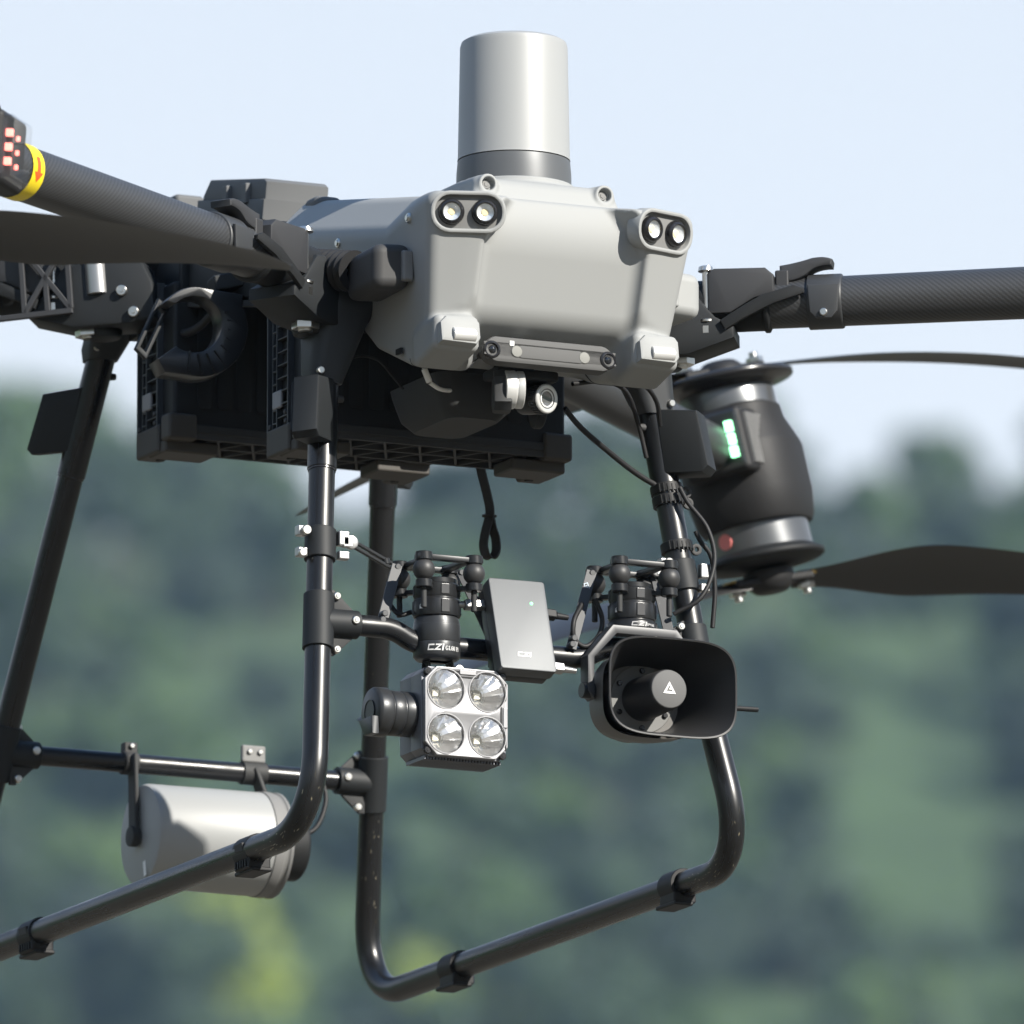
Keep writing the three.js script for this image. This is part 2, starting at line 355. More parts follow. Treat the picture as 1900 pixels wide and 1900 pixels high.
// ---- sensor bar under the nose
{
  const bar = obj('sensor_bar', ext(rrect(268, 60, 25).map(([x, y]) => [x, y + (Math.abs(x) > 78 ? -(Math.abs(x) - 78) * 0.16 * Math.sign(y) : 0)]), 34, [-6, 263, 146], [1, 0, 0], norm3([0, 1, -0.08]), 6, [], 8), M.greyBar ??= mat(lin(0.085, 0.085, 0.084), 0.72), drone);
  bar.userData.label = 'dark grey stereo sensor bar under the nose';
  obj('inset_panel', ext(rrect(132, 24, 7), 4, [-6, 263, 178], [1, 0, 0], norm3([0, 1, -0.08]), 1.4), M.greyBar, bar);
  for (const s of [-1, 1]) {
    obj('sensor_eye', [lathe([-6 + s * 118, 263, 172], norm3([s * 0.1, 0, 1]), [[0, 0], [17, 0], [17, 9], [12, 11], [11, 7], [0, 7]], 32, 0.8)], M.blackGloss, bar);
    obj('eye_lens', ball([-6 + s * 118, 263, 176], 9, 1, 20), M.lensDark, bar);
    obj('screw', [lathe([-6 + s * 69, 263, 177], [0, 0, 1], [[0, 0], [11, 0], [11, 6], [0, 7]], 28, 1)], M.brightScrew ??= mat(lin(0.20, 0.20, 0.185), 0.6), bar);
  }
  obj('sticker', [box([-6 - 78, 278, 180], [9, 9, 1], 0.2), box([-50, 289, 155], [20, 3, 8], 0.5)], M.white, bar);
}
// ---- hinge blocks at both chin corners
for (const s of [-1, 1]) {
  const c = [s * 203, 280, 176];
  const h = obj('hinge_block', ext([[-40, -26], [-40, 12], [-26, 26], [34, 26], [42, 16], [42, -14], [32, -28]], 46, add3(c, [0, 0, -10]), [1, 0, 0], norm3([0, 1, -0.2]), 7), M.shell, drone);
  obj('hinge_pin', cyl(add3(c, [-16, -2, 32]), add3(c, [30, -2, 32]), 13.5, 13.5, 28), M.bright ??= mat(lin(0.62, 0.62, 0.61), 0.3, { metalness: 0.35 }), h);
}

// ---- rear fuselage: black chassis behind the nose, pitched up to the rear
const PIT = norm3([0, 0.188, -1]), PUP = norm3([0, 1, 0.188]);   // chassis axes: backwards, upwards
const chassis = obj('chassis', ext([[0, 0], [0, 128], [60, 150], [700, 162], [800, 120], [830, 0]], 470, [-235, 478, -500], PIT, PUP, 6), M.black, drone);
const chassisAt = (x, back, up) => add3(add3([x, 478, -500], PIT, back), PUP, up);
for (const s of [-1, 1]) {
  obj('side_plate', ext([[10, 6], [10, 112], [700, 118], [790, 90], [790, 6]], 5, chassisAt(s * 238 - 2.5, 0, 0), PIT, PUP, 1), M.casting, drone);
  obj('lower_rail', beam(chassisAt(s * 232, 20, -6), chassisAt(s * 232, 760, -6), 20, 12, PUP, 2), M.darkGrey, drone);
}
// small print on the plate under the left arm
obj('plate_print', patch(chassisAt(-245, 190, 56), PIT.map(v => -v), PUP, 150, 56), inked(print(256, 96, x => {
  for (let i = 0; i < 9; i++) { x.fillRect(4, 10 + i * 9, 84 + (i * 37) % 26, 4); if (i < 5) x.fillRect(128, 10 + i * 9, 44 + (i * 23) % 14, 4); }
  for (let i = 0; i < 6; i++) for (let j = 0; j < 4; j++) if ((i * 7 + j * 5) % 3) x.fillRect(206 + i * 7, 10 + j * 11, 6, 8);
}), lin(0.6, 0.65, 0.68)), drone);
for (const [b, u] of [[300, 30], [318, 30], [560, 24], [640, 90], [700, 90], [640, 40]]) {
  const p = chassisAt(-240, b, u); obj('bolt', [cyl(p, add3(p, [-7, 0, 0]), 7, 6, 12)], M.steel, drone);
}
// battery hatch lids and covers on top
obj('hatch_lid', [ext([[0, 0], [0, 36], [14, 42], [270, 42], [300, 10], [300, 0]], 132, chassisAt(-152, 330, 200), PIT, PUP, 5), ext([[-8, -38], [-8, 2], [310, 2], [310, -38]], 144, chassisAt(-158, 330, 200), PIT, PUP, 3),
  box(chassisAt(-156, 408, 212), [16, 40, 22], 3), box(chassisAt(-156, 500, 210), [16, 36, 22], 3)], M.hatch ??= mat(lin(0.11, 0.114, 0.118), 0.7), drone);
obj('hatch_lid', [ext([[0, 0], [0, 20], [14, 26], [200, 26], [230, 8], [230, 0]], 132, chassisAt(24, 222, 160), PIT, PUP, 5)], M.hatch, drone);
obj('top_cover', [box(chassisAt(-120, 790, 180), [62, 66, 66], 9)], M.hatch, drone);
obj('vent_cover', [box(chassisAt(-192, -40, 170), [58, 52, 60], 14), box(chassisAt(-150, 30, 150), [90, 40, 160], 12)], M.hatch, drone);
obj('gps_puck', lathe([10, 610, -250], norm3([0, 1, 0.1]), [[0, 0], [80, 0], [84, 14], [64, 30], [0, 36]], 48, 2), M.blackGloss, drone);
// diagonal strut and cradle hook on the left flank
obj('flank_strut', ext([[-16, -60], [-2, -66], [20, 62], [2, 68]], 18, chassisAt(-256, 470, 66), PIT, PUP, 2, [[[-7, -48], [-3, -50], [12, 48], [6, 52]]]), M.casting, drone);
{
  const hook = new THREE.Shape(); hook.absarc(0, 0, 72, 2.45, 1.3, true); hook.lineTo(96, 56); hook.absarc(14, -10, 92, 0.5, -1.85, true); hook.lineTo(-58, -92); hook.lineTo(-72, -66); hook.lineTo(-36, -42); hook.absarc(0, 0, 55, -2.2, 2.3, false); hook.closePath();
  const hc = [-330, 460, -696];
  const h = obj('cradle_hook', [ext(hook, 62, add3(hc, [0, 0, -62]), norm3([1, 0.08, 0.12]), [0, 1, 0], 2, [], 20)], M.hookM ??= mat(lin(0.016, 0.017, 0.019), 0.3), drone);
  for (let i = 0; i < 9; i++) { const a = 0.5 - i * 0.30; const c = Math.cos(a), s = Math.sin(a); obj('rib', beam(add3(hc, [c * 57, s * 57, 3]), add3(hc, [c * 90 + 9, s * 90 - 6, 3]), 10, 3, [c === 0 ? 1 : -s, c, 0], 0.8), M.hookM, h); }
  obj('hook_arm', [beam(add3(hc, [40, 84, -30]), [-236, hc[1] + 96, hc[2] - 20], 58, 30, [0, 1, 0], 4), beam(add3(hc, [70, 40, -30]), [-236, hc[1] + 30, hc[2] - 20], 40, 18, [0, 1, 0], 3)], M.casting, drone);
  obj('hook_bracket', [ext([[-14, -52], [14, -60], [14, 52], [-14, 60]], 14, add3(hc, [-62, 0, -86]), norm3([0.9, -0.42, 0]), norm3([0.42, 0.9, 0]), 2, [[[-7, -44], [7, -48], [7, 40], [-7, 46]]])], M.casting, drone);
}
for (const [p, sz, r] of [[[-262, 558, -1197], [40, 34, 60], 5], [[-258, 533, -1129], [30, 22, 70], 4], [[-262, 518, -1022], [26, 40, 36], 4], [[-270, 555, -1272], [36, 46, 40], 6], [[-250, 592, -1251], [24, 16, 90], 3]]) obj('flank_block', box(p, sz, r, norm3([1, 0.04, 0.1]), [0, 1, 0]), M.casting, drone);
for (const p of [[-286, 564, -1153], [-280, 558, -1105], [-286, 537, -1132], [-290, 567, -1226], [-270, 549, -1040]]) obj('bolt', [cyl(p, add3(p, [-8, 0, 2]), 6.5, 5.5, 12)], M.steel, drone);
obj('wire_loom', [wire([chassisAt(-236, 620, -6), chassisAt(-250, 520, -30), chassisAt(-250, 450, -62), chassisAt(-240, 400, -52), chassisAt(-230, 330, -10)], 8), wire([[-250, 542, -1294], [-250, 567, -1204], [-250, 555, -1088]], 5)], M.rubber, drone);

// ---- arms. Front arms run 0.849 / 0.528, the rear ones slightly drooping
const FA = { o: [-330, 437, -125], d: norm3([-0.849, 0.02, 0.528]) };
const RA = { o: [-330, 622, -1060], d: norm3([-0.815, -0.076, -0.574]) };
function armTube(A, s0, s1, r0, r1, side) {
  const rings = []; const n = 40, up = norm3(cross3(cross3(A.d, [0, 1, 0]), A.d)), sd = norm3(cross3(A.d, up));
  const pos = [], nor = [], uv = [], idx = [], segs = 24;
  for (let j = 0; j <= segs; j++) for (let i = 0; i <= n; i++) {
    const a = i / n * 2 * Math.PI, t = j / segs, r = r0 + (r1 - r0) * t, c = add3(A.o, A.d, s0 + (s1 - s0) * t), q = add3(up.map(v => v * Math.cos(a)), sd, Math.sin(a));
    pos.push(...add3(c, q, r)); nor.push(...q); uv.push(t * (s1 - s0) / 1000, i / n);
  }
  for (let j = 0; j < segs; j++) for (let i = 0; i < n; i++) { const a = j * (n + 1) + i, b = a + 1, c = a + n + 1, d = c + 1; idx.push(a, b, c, b, d, c); }
  const g = new THREE.BufferGeometry(); g.setAttribute('position', new THREE.Float32BufferAttribute(pos, 3)); g.setAttribute('normal', new THREE.Float32BufferAttribute(nor, 3)); g.setAttribute('uv', new THREE.Float32BufferAttribute(uv, 2)); g.setIndex(idx);
  return side < 0 ? clean(g) : mirror(g);
}
const at = (A, s, up = 0, n = 0) => { const f = norm3(cross3(cross3(A.d, [0, 1, 0]), A.d)), w = norm3([A.d[2], 0, -A.d[0]]); return add3(add3(add3(A.o, A.d, s), f, up), w, n); };
const armEnd = 1215;
function buildArm(A, side, front) {
  const mk = g => side < 0 ? g : mirror(g), f = norm3(cross3(cross3(A.d, [0, 1, 0]), A.d)), w = norm3([A.d[2], 0, -A.d[0]]).map(v => -v);
  const arm = obj('arm', armTube(A, 150, armEnd + (front ? 170 : 0), 46, front ? 53 : 48, side), M.carbon, drone);
  arm.userData.label = front ? (side < 0 ? 'front carbon arm reaching out past the left edge, with yellow band' : 'front carbon arm reaching out past the right edge') : (side < 0 ? 'rear carbon arm at the left edge' : 'rear carbon arm carrying the twin propeller motor');
  obj('sleeve', [mk(lathe(at(A, 60), A.d, [[0, 0], [50, 0], [50, 168], [54, 170], [54, 178], [50, 180], [47, 182], [0, 182]], 44, 1))], M.black, arm);
  obj('collar', [mk(lathe(at(A, 312), A.d, [[45, 0], [51, 0], [52, 3], [52, 62], [50.5, 66], [45, 66]], 44, 1))], M.collarBlack ??= mat(lin(0.035, 0.037, 0.040), 0.48), arm);
  const tri = [[-26, 0], [26, 0], [14, -44], [-14, -44]];
  obj('collar_tab', [mk(ext([[-30, 30], [30, 30], [26, -22], [14, -34], [-14, -34], [-26, -22]], 8, add3(at(A, 345, -8), w, -58), A.d, f, 2))], M.collarBlack, arm);
  obj('collar_screw', [mk(cyl(add3(at(A, 345, -32), w, -56), add3(at(A, 345, -32), w, -64), 8, 7, 16))], M.steel, arm);
  // latch block, hook lever and pivot bolt
  obj('latch_block', [mk(ext([[128, -24], [128, 54], [140, 62], [236, 60], [252, 46], [252, 12], [214, 2], [170, -24]], 88, add3(at(A, 0), w, -54), A.d, f, 4)), mk(box(at(A, 266, 40, 8), [26, 34, 60], 4, A.d, f))], M.latch ??= mat(lin(0.026, 0.027, 0.030), 0.6), arm);
  const lever = new THREE.Shape(); lever.moveTo(262, 34); lever.quadraticCurveTo(300, 34, 318, 52); lever.quadraticCurveTo(334, 64, 360, 62); lever.lineTo(362, 74); lever.quadraticCurveTo(348, 82, 322, 78); lever.quadraticCurveTo(296, 70, 262, 66); lever.closePath();
  obj('latch_lever', [mk(ext(lever, 46, add3(at(A, 0), w, -36), A.d, f, 4))], M.latch, arm);
  obj('latch_skirt', [mk(ext([[150, -40], [190, -16], [230, 6], [290, 22], [310, 14], [310, 6], [250, -12], [190, -40], [160, -58]], 10, add3(at(A, 0), w, -64), A.d, f, 2))], M.black, arm);
  obj('pivot_bolt', [mk(cyl(at(A, 124, -66, 44), at(A, 124, 64, 44), 7, 7, 16)), mk(cyl(at(A, 124, -62, 44), at(A, 124, -46, 44), 14, 14, 6)), mk(cyl(at(A, 124, -40, 44), at(A, 124, -34, 44), 16, 16, 20)), mk(cyl(at(A, 124, 58, 44), at(A, 124, 68, 44), 15, 13, 20))], M.steel, arm);
  // folding joint casting below the root
  obj('folding_joint', [mk(ext([[-70, -30], [-70, -96], [-20, -104], [90, -100], [176, -72], [176, -50], [140, -30], [100, 20], [20, 30], [-50, 20]], 104, add3(at(A, 0), w, -56), A.d, f, 5)), mk(lathe(at(A, 40, -118), f, [[0, 0], [30, 0], [34, 10], [34, 150], [0, 150]], 32, 2))], M.casting, arm);
  obj('joint_bolt', [mk(cyl(at(A, 70, -112, 10), at(A, 70, -98, 10), 26, 26, 6)), mk(cyl(at(A, 70, -116, 10), at(A, 70, -110, 10), 14, 14, 16))], M.steel, arm);
  for (const [s, u] of [[-30, -84], [-10, -40]]) obj('joint_screw', [mk(cyl(at(A, s, u, 56), at(A, s, u, 66), 11, 10, 18)), mk(cyl(at(A, s, u, 66), at(A, s, u, 68), 5, 5, 6))], M.steel, arm);
  if (!front) { // open truss at the rear joint
    obj('joint_truss', [[[-60, -66], [-60, 66]], [[-60, -66], [30, 66]], [[30, -66], [-60, 66]], [[30, -66], [30, 66]], [[-64, -70], [120, -70]], [[-64, 70], [120, 70]], [[-15, 0], [-15, -66]]].map(([a, b]) => mk(beam(at(A, a[0] + 150, a[1], 66), at(A, b[0] + 150, b[1], 66), 11, 12, w, 2))), M.latch, arm);
    obj('joint_drum', [mk(cyl(at(A, 40, -40, 46), at(A, 40, 40, 46), 22, 22, 28))], M.silver, arm);
  }
  return arm;
}
const arms = {}; for (const [k, A, s, f] of [['fl', FA, -1, 1], ['fr', FA, 1, 1], ['rl', RA, -1, 0], ['rr', RA, 1, 0]]) arms[k] = buildArm(A, s, f);
// yellow warning band with its red arrow, near the end of the front left arm
{
  const A = FA, s = 1000, r = 52, seg = [];
  const up = norm3(cross3(cross3(A.d, [0, 1, 0]), A.d)), sd = norm3(cross3(A.d, up));
  const strip = (s0, s1, a0, a1, rr, n = 40) => { const R = []; const g = new THREE.BufferGeometry(), pos = [], idx = [], nor = []; for (let i = 0; i <= n; i++) { const a = a0 + (a1 - a0) * i / n, q = add3(up.map(v => v * Math.cos(a)), sd, Math.sin(a)); const w0 = typeof s0 === 'function' ? s0(i / n) : s0, w1 = typeof s1 === 'function' ? s1(i / n) : s1; for (const t of [w0, w1]) { pos.push(...add3(add3(A.o, A.d, t), q, rr)); nor.push(...q); } } for (let i = 0; i < n; i++) idx.push(i * 2, i * 2 + 2, i * 2 + 1, i * 2 + 1, i * 2 + 2, i * 2 + 3); g.setAttribute('position', new THREE.Float32BufferAttribute(pos, 3)); g.setAttribute('normal', new THREE.Float32BufferAttribute(nor, 3)); g.setIndex(idx); return clean(g); };
  obj('warning_band', strip(s - 18, s + 18, 0, 2 * Math.PI, r + 0.9, 60), mat(lin(0.80, 0.62, 0.02), 0.4), arms.fl);
  obj('band_arrow', [strip(s - 5, s + 5, -1.75, -1.2, r + 1.6), strip(t => s - 13 * t, t => s + 13 * t, -2.1, -1.75, r + 1.6)], mat(lin(0.75, 0.10, 0.02), 0.45), arms.fl);
}

// ---- motors with coaxial propellers
function blade(c, dir, upv, len, root, chord, droop, twist) {   // tapered, twisted, cambered blade
  const d = norm3(dir), side = norm3(cross3(upv, d)), rings = [];
  const N = 26, K = 18;
  for (let j = 0; j <= N; j++) {
    const t = j / N, s = root + (len - root) * t;
    const ch = chord * (t < 0.34 ? 0.30 + 0.70 * (0.5 - 0.5 * Math.cos(t / 0.34 * Math.PI)) : 1 - 0.55 * Math.pow((t - 0.34) / 0.66, 1.4)) * (t > 0.96 ? Math.sqrt(Math.max(0.05, 1 - ((t - 0.96) / 0.04) ** 2)) : 1);
    const th = (t < 0.12 ? 12 - 50 * t : 6 - 3 * t), tw = twist * (1 - 0.62 * t), o = add3(add3(c, d, s), upv, -droop * t * t);
    const ring = [];
    for (let i = 0; i < K; i++) { const a = i / K * 2 * Math.PI, x = Math.cos(a) * ch / 2, y = Math.sin(a) * th / 2 * (0.6 + 0.4 * Math.cos(a)) + (1 - (2 * x / ch) ** 2) * ch * 0.035; ring.push(add3(add3(o, side, x * Math.cos(tw) - y * Math.sin(tw)), upv, x * Math.sin(tw) + y * Math.cos(tw))); }
    rings.push(ring);
  }
  return loft(rings, true, 1.2);
}
function motorUnit(c, ax, inward, led, dirs, droop, boxUp, boxOut, hand = 1) {
  const a = norm3(ax), p = k => add3(c, a, k), parts = {};
  const fwd = norm3(sub3(inward, a.map(v => v * (inward[0] * a[0] + inward[1] * a[1] + inward[2] * a[2])))), sd = norm3(cross3(a, fwd)).map(v => v * hand);
  const m = obj('motor_housing', loft([[-100, 84, 84], [-98, 98, 92], [-88, 104, 97], [-40, 113, 104], [44, 113, 104], [52, 111, 102], [98, 88, 86], [122, 84, 84], [126, 80, 80]].map(([h, rx, rz]) => Array.from({ length: 40 }, (_, i) => { const t = i / 40 * 2 * Math.PI, cx = Math.cos(t), sx = Math.sin(t), e = 0.78; return add3(add3(p(h), fwd, rx * Math.sign(cx) * Math.abs(cx) ** e), sd, hand * rz * Math.sign(sx) * Math.abs(sx) ** e); })), true, 0.5), M.motorBlack ??= mat(lin(0.014, 0.014, 0.015), 0.6, { specularIntensity: 0.8, bumpMap: grain, bumpScale: 0.0003 }), drone);
  obj('motor_can', [lathe(p(118), a, [[0, 0], [84, 0], [84, 34], [80, 50], [0, 50]], 48, 2)], M.canM ??= mat(lin(0.16, 0.165, 0.17), 0.3, { metalness: 0.7 }), m);
  obj('motor_can', [lathe(p(-152), a, [[0, 0], [88, 0], [88, 56], [0, 56]], 48, 2)], M.canM, m);
  obj('motor_disc', lathe(p(166), a, [[0, -6], [86, -6], [92, 2], [119, 6], [123, 9], [123, 17], [118, 20], [0, 26]], 56, 1), M.blackGloss, m);
  obj('motor_disc', lathe(p(-174), a, [[0, 0], [60, 0], [101, 7], [106, 11], [106, 18], [98, 22], [88, 30], [0, 30]], 56, 1), M.black, m);
  obj('round_sticker', [lathe(add3(add3(p(-122), fwd, 80), sd, -34), norm3(add3(fwd, sd, -0.44)), [[0, 0], [15, 0], [15, 2.5], [0, 2.5]], 24, 0.3)], mat(lin(0.75, 0.22, 0.20), 0.5), m);
  // finned box with the signal light
  const bc = add3(add3(p(boxUp), fwd, boxOut), sd, 6);
  obj('fin_box', [box(bc, [110, 124, 124], 12, fwd, a), beam(add3(bc, fwd, -50), p(boxUp), 70, 70, a, 12)], M.motorBlack, m);
  for (let i = 0; i < 11; i++) obj('cooling_fin', box(add3(add3(bc, sd, 61), fwd, -46 + i * 8), [3.4, 96, 14], 0.8, fwd, a), M.greyPart, m);
  obj('light_cover', [box(add3(add3(bc, fwd, 58), sd, 6), [22, 108, 104], 8, fwd, a)], M.glass, m);
  obj('signal_light_strip', [-24, 0, 24].map(k => box(add3(add3(add3(bc, fwd, 58), sd, 40), a, k), [14, hand > 0 ? 20 : 12, hand > 0 ? 13 : 9], 1, fwd, a)), led, m);
  obj('signal_light_strip', [-24, 0, 24].map(k => box(add3(add3(add3(bc, fwd, 58), sd, -8), a, k), [5, 8, 6], 1, fwd, a)), led, m);
  // hubs and blades
  for (const [k, h] of [[1, 196], [-1, -196]]) {
    const hub = obj('propeller_hub', [lathe(p(h - k * 16), a.map(v => v * k), [[0, 0], [44, 0], [44, 16], [38, 30], [28, 40], [0, 40]], 36, 2), box(p(h + k * 4), [150, 16, 56], 6, norm3(cross3(a, norm3(cross3(dirs[k > 0 ? 0 : 1], a)))), a)], M.motorBlack, m);
    const d0 = dirs[k > 0 ? 0 : 1];
    for (const s of [-1, 1]) {
      const dd = d0.map(v => v * s), dp = norm3(sub3(dd, a.map(v => v * (dd[0] * a[0] + dd[1] * a[1] + dd[2] * a[2]))));
      obj('propeller_blade', blade(p(h + k * 6), dp, a, 820, 46, 160, droop, (k > 0 ? 0.16 : -0.5)), M.blade, m);
      obj('blade_bolt', [cyl(add3(p(h - k * 6), dp, 66), add3(p(h + k * 34), dp, 66), 8, 8, 14), cyl(add3(p(h + k * 14), dp, 66), add3(p(h + k * 24), dp, 66), 15, 15, 6)], M.steel, m);
      obj('blade_washer', [cyl(add3(p(h - k * 3), dp, 66), add3(p(h + k * 1), dp, 66), 24, 24, 24)], M.brass, m);
    }
  }
  const k = new THREE.Matrix4().makeTranslation(...c).multiply(new THREE.Matrix4().makeScale(1.15, 1.08, 1.15)).multiply(new THREE.Matrix4().makeTranslation(-c[0], -c[1], -c[2]));
  m.traverse(o => o.geometry.applyMatrix4(k));
  return m;
}
const glow = (r, g, b, k) => new THREE.MeshStandardMaterial({ color: lin(0.1), emissive: lin(r, g, b), emissiveIntensity: k, roughness: 0.4 });
const green = glow(0.32, 1, 0.5, 2.6), red = glow(1, 0.18, 0.14, 2.6);
const mR = motorUnit([1352, 510, -1797], [-0.21, 1, -0.06], [-0.75, 0, 0.66], green, [norm3([1, 0.02, 0.14]), norm3([1, 0.0, 0.06])], 150, 48, 92);
mR.userData.label = 'twin propeller motor with green light at the end of the rear arm';
const flEnd = at(FA, armEnd + 190);
const mL = motorUnit(flEnd, [0.05, 1, 0.05], [0.75, 0, 0.66], red, [norm3([0.56, 0, -0.83]), norm3([0.47, 0.0, 0.883])], 90, -46, 160, -1);
mL.userData.label = 'twin propeller motor with red light on the front arm at the left edge';

// ---- landing gear: four splayed legs bent into two skids
const legF = y => [-(342 + (196 - y) * 0.1014), y, -94 + (196 - y) * 0.178], legR = y => [-(293 + (566 - y) * 0.125), y, -1196 - (566 - y) * 0.361];
const TR = 24.5;
{ // black paint with chips and scratches where the bends have touched the ground
  const c = document.createElement('canvas'); c.width = 2048; c.height = 256; const x = c.getContext('2d'); x.fillStyle = '#1c1d1f'; x.fillRect(0, 0, 2048, 256);
  const mark = (u, v, l, w, t) => { x.strokeStyle = `rgb(${t},${t - 8},${t - 30})`; x.lineWidth = w; x.beginPath(); x.moveTo(u, v); x.lineTo(u + l * (rnd() - 0.3), v + 9 * (rnd() - 0.5)); x.stroke(); };
  for (let i = 0; i < 40; i++) mark(440 + rnd() * 260, rnd() * 256, 60, 0.7 + 0.8 * rnd(), 60 + 50 * rnd());
  for (let i = 0; i < 150; i++) mark(470 + (rnd() + rnd()) * 95, rnd() * 256, 9, 0.8 + 1.6 * rnd(), 120 + 90 * rnd());
  for (let i = 0; i < 60; i++) mark(1440 + (rnd() + rnd()) * 80, rnd() * 256, 8, 0.8 + 1.2 * rnd(), 110 + 80 * rnd());
  for (let i = 0; i < 130; i++) mark(rnd() * 2048, rnd() * 256, 7, 0.6 + 0.7 * rnd(), 70 + 90 * rnd());
  const t = new THREE.CanvasTexture(c); t.colorSpace = THREE.SRGBColorSpace; t.wrapS = t.wrapT = THREE.RepeatWrapping; t.magFilter = THREE.LinearFilter;
  M.skid = mat(lin(0.8), 0.54, { map: t, roughnessMap: wear, bumpMap: grain, bumpScale: 0.00002 });
}
for (const side of [-1, 1]) {
  const mk = g => side < 0 ? g : mirror(g), wd = side < 0 ? 'left' : 'right';
  const yJ = -236, fTop = legF(320), rTop = legR(560);
  const cornerF = [-440, -640, 84], cornerR = [-443, -640, -1630];
  const g = obj('skid_frame', mk(tube([fTop, legF(-300), cornerF, cornerR, legR(-300), rTop], TR, [20, 160, 175, 20], 260, 28)), M.skid, drone);
  g.userData.label = `black tubular landing leg frame with skid on the ${wd} of the drone`;
  // rubber clamps along the skid
  for (const z of [-200, -1196]) {
    const xs = -434 - (57 - z) * 0.0053, c = [xs, -640, z];
    const k = obj('skid_clamp', [mk(lathe(add3(c, [0, 0, -30]), [0, 0, 1], [[TR - 2, 0], [TR + 5, 0], [TR + 5, 60], [TR - 2, 60]], 32, 1.2)), mk(box(add3(c, [0, -26, 0]), [46, 22, 64], 4)), mk(box(add3(c, [4, -38, -6]), [40, 8, 84], 3))], M.rubber, g);
    for (let i = 0; i < 5; i++) obj('clamp_rib', mk(box(add3(c, [-24.5, -26, -22 + i * 11]), [3, 14, 5], 0.6)), M.black, k);
    obj('clamp_buckle', mk(box(add3(c, [-27, 4, 4]), [9, 16, 36], 2, norm3([1, 0.2, 0]), norm3([-0.2, 1, 0]))), M.softGrey, k);
  }
  // T sleeves, gussets and rivets where the cross tubes meet the legs
  for (const [leg, bar] of [[legF, 1], [legR, -1]]) {
    const c = leg(yJ), up = norm3(sub3(leg(yJ + 50), leg(yJ - 50)));
    const s = obj('leg_sleeve', [mk(lathe(add3(c, up, -54), up, [[TR - 1, 0], [TR + 4.5, 0], [TR + 4.5, 108], [TR - 1, 108]], 36, 1)), mk(cyl(c, add3(c, [78, 0, 0]), TR + 2, TR + 2, 32))], M.casting, g);
    for (const v of [-1, 1]) {
      obj('gusset', mk(ext([[18, v * 10], [18, v * 62], [30, v * 62], [76, v * 20], [76, v * 10]], 8, add3(c, [0, 0, -4]), [1, 0, 0], [0, 1, 0], 1.5)), M.darkGrey, s);
      obj('rivet', [mk(cyl(add3(c, [34, v * 50, 3]), add3(c, [34, v * 50, 12]), 8.5, 7, 18)), mk(cyl(add3(c, [34, v * 50, 12]), add3(c, [34, v * 50, 13.5]), 4, 4, 6))], M.steel, s);
    }
    obj('rivet', [mk(cyl(add3(c, [64, 4, TR - 2]), add3(c, [64, 4, TR + 6]), 9, 7.5, 18)), mk(cyl(add3(c, [64, 4, TR + 6]), add3(c, [64, 4, TR + 7.5]), 4.5, 4.5, 6))], M.steel, s);
  }
  // upper sleeve, leg head casting and the flat antenna box on each leg
  for (const [leg, fz, yb, tops] of [[legF, 0.7, 172, 300], [legR, -0.7, 382, 560]]) {
    const c = leg(yb), up = norm3(sub3(leg(yb + 50), leg(yb - 50))), out = norm3([-0.7, 0, fz]), sdv = norm3(cross3(up, out));
    const bx = obj('antenna_box', [mk(ext([[8, -62], [14, 66], [94, 58], [98, -52], [84, -64]], 52, add3(c, sdv, 26), out, up, 4))], M.casting, g);
    obj('box_lid', [mk(ext([[22, -50], [24, 56], [88, 50], [90, -46], [80, -54]], 6, add3(c, sdv, -25), out, up, 2))], M.casting, bx);
    obj('upper_sleeve', [mk(lathe(add3(c, up, -112), up, [[TR - 1, 0], [TR + 3, 0], [TR + 3, tops - yb + 112], [TR - 1, tops - yb + 112]], 36, 1))], M.leg, g);
    obj('sleeve_ring', [mk(lathe(add3(c, up, -116), up, [[TR - 1, 0], [TR + 1.5, 0], [TR + 1.5, 5], [TR - 1, 5]], 36, 0.5))], M.blackGloss, g);
    const h0 = leg(tops - 70), h1 = leg(tops + 120);
    obj('leg_head', [mk(loft([[h0, 30, 30], [lerp3(h0, h1, 0.12), 38, 36], [add3(lerp3(h0, h1, 0.6), [14, 0, 6]), 54, 54], [add3(h1, [48, 0, 10]), 66, 66]].map(([o, a, b]) => rrect(2 * a, 2 * b, Math.min(a, b) * 0.6).map(([x, z]) => [o[0] + x, o[1], o[2] - z])), true, 0.5))], M.headCast ??= mat(lin(0.022, 0.025, 0.029), 0.55), g);
    obj('rivet', [mk(cyl(add3(h0, [-20, 20, 24]), add3(h0, [-22, 20, 38]), 8, 7, 14))], M.steel, g);
    obj('cable_lug', [mk(cyl(add3(leg(tops - 96), [24, 0, 4]), add3(leg(tops - 96), [38, 0, 6]), 8, 6, 14))], M.softGrey, g);
  }
}
// cross tubes between the legs
{
  const a = legF(-236), z = a[2];
  obj('cross_tube', tube([[a[0], -236, z], [-235, -236, z], [-190, -262, z], [150, -262, z], [200, -236, z], [-a[0], -236, z]], 20, 24, 160, 24), M.leg, drone);
  const b = legR(-236);
  obj('cross_tube', tube([[b[0], -236, b[2]], [-b[0], -236, b[2]]], 19, 10, 60, 24), M.leg, drone);
}
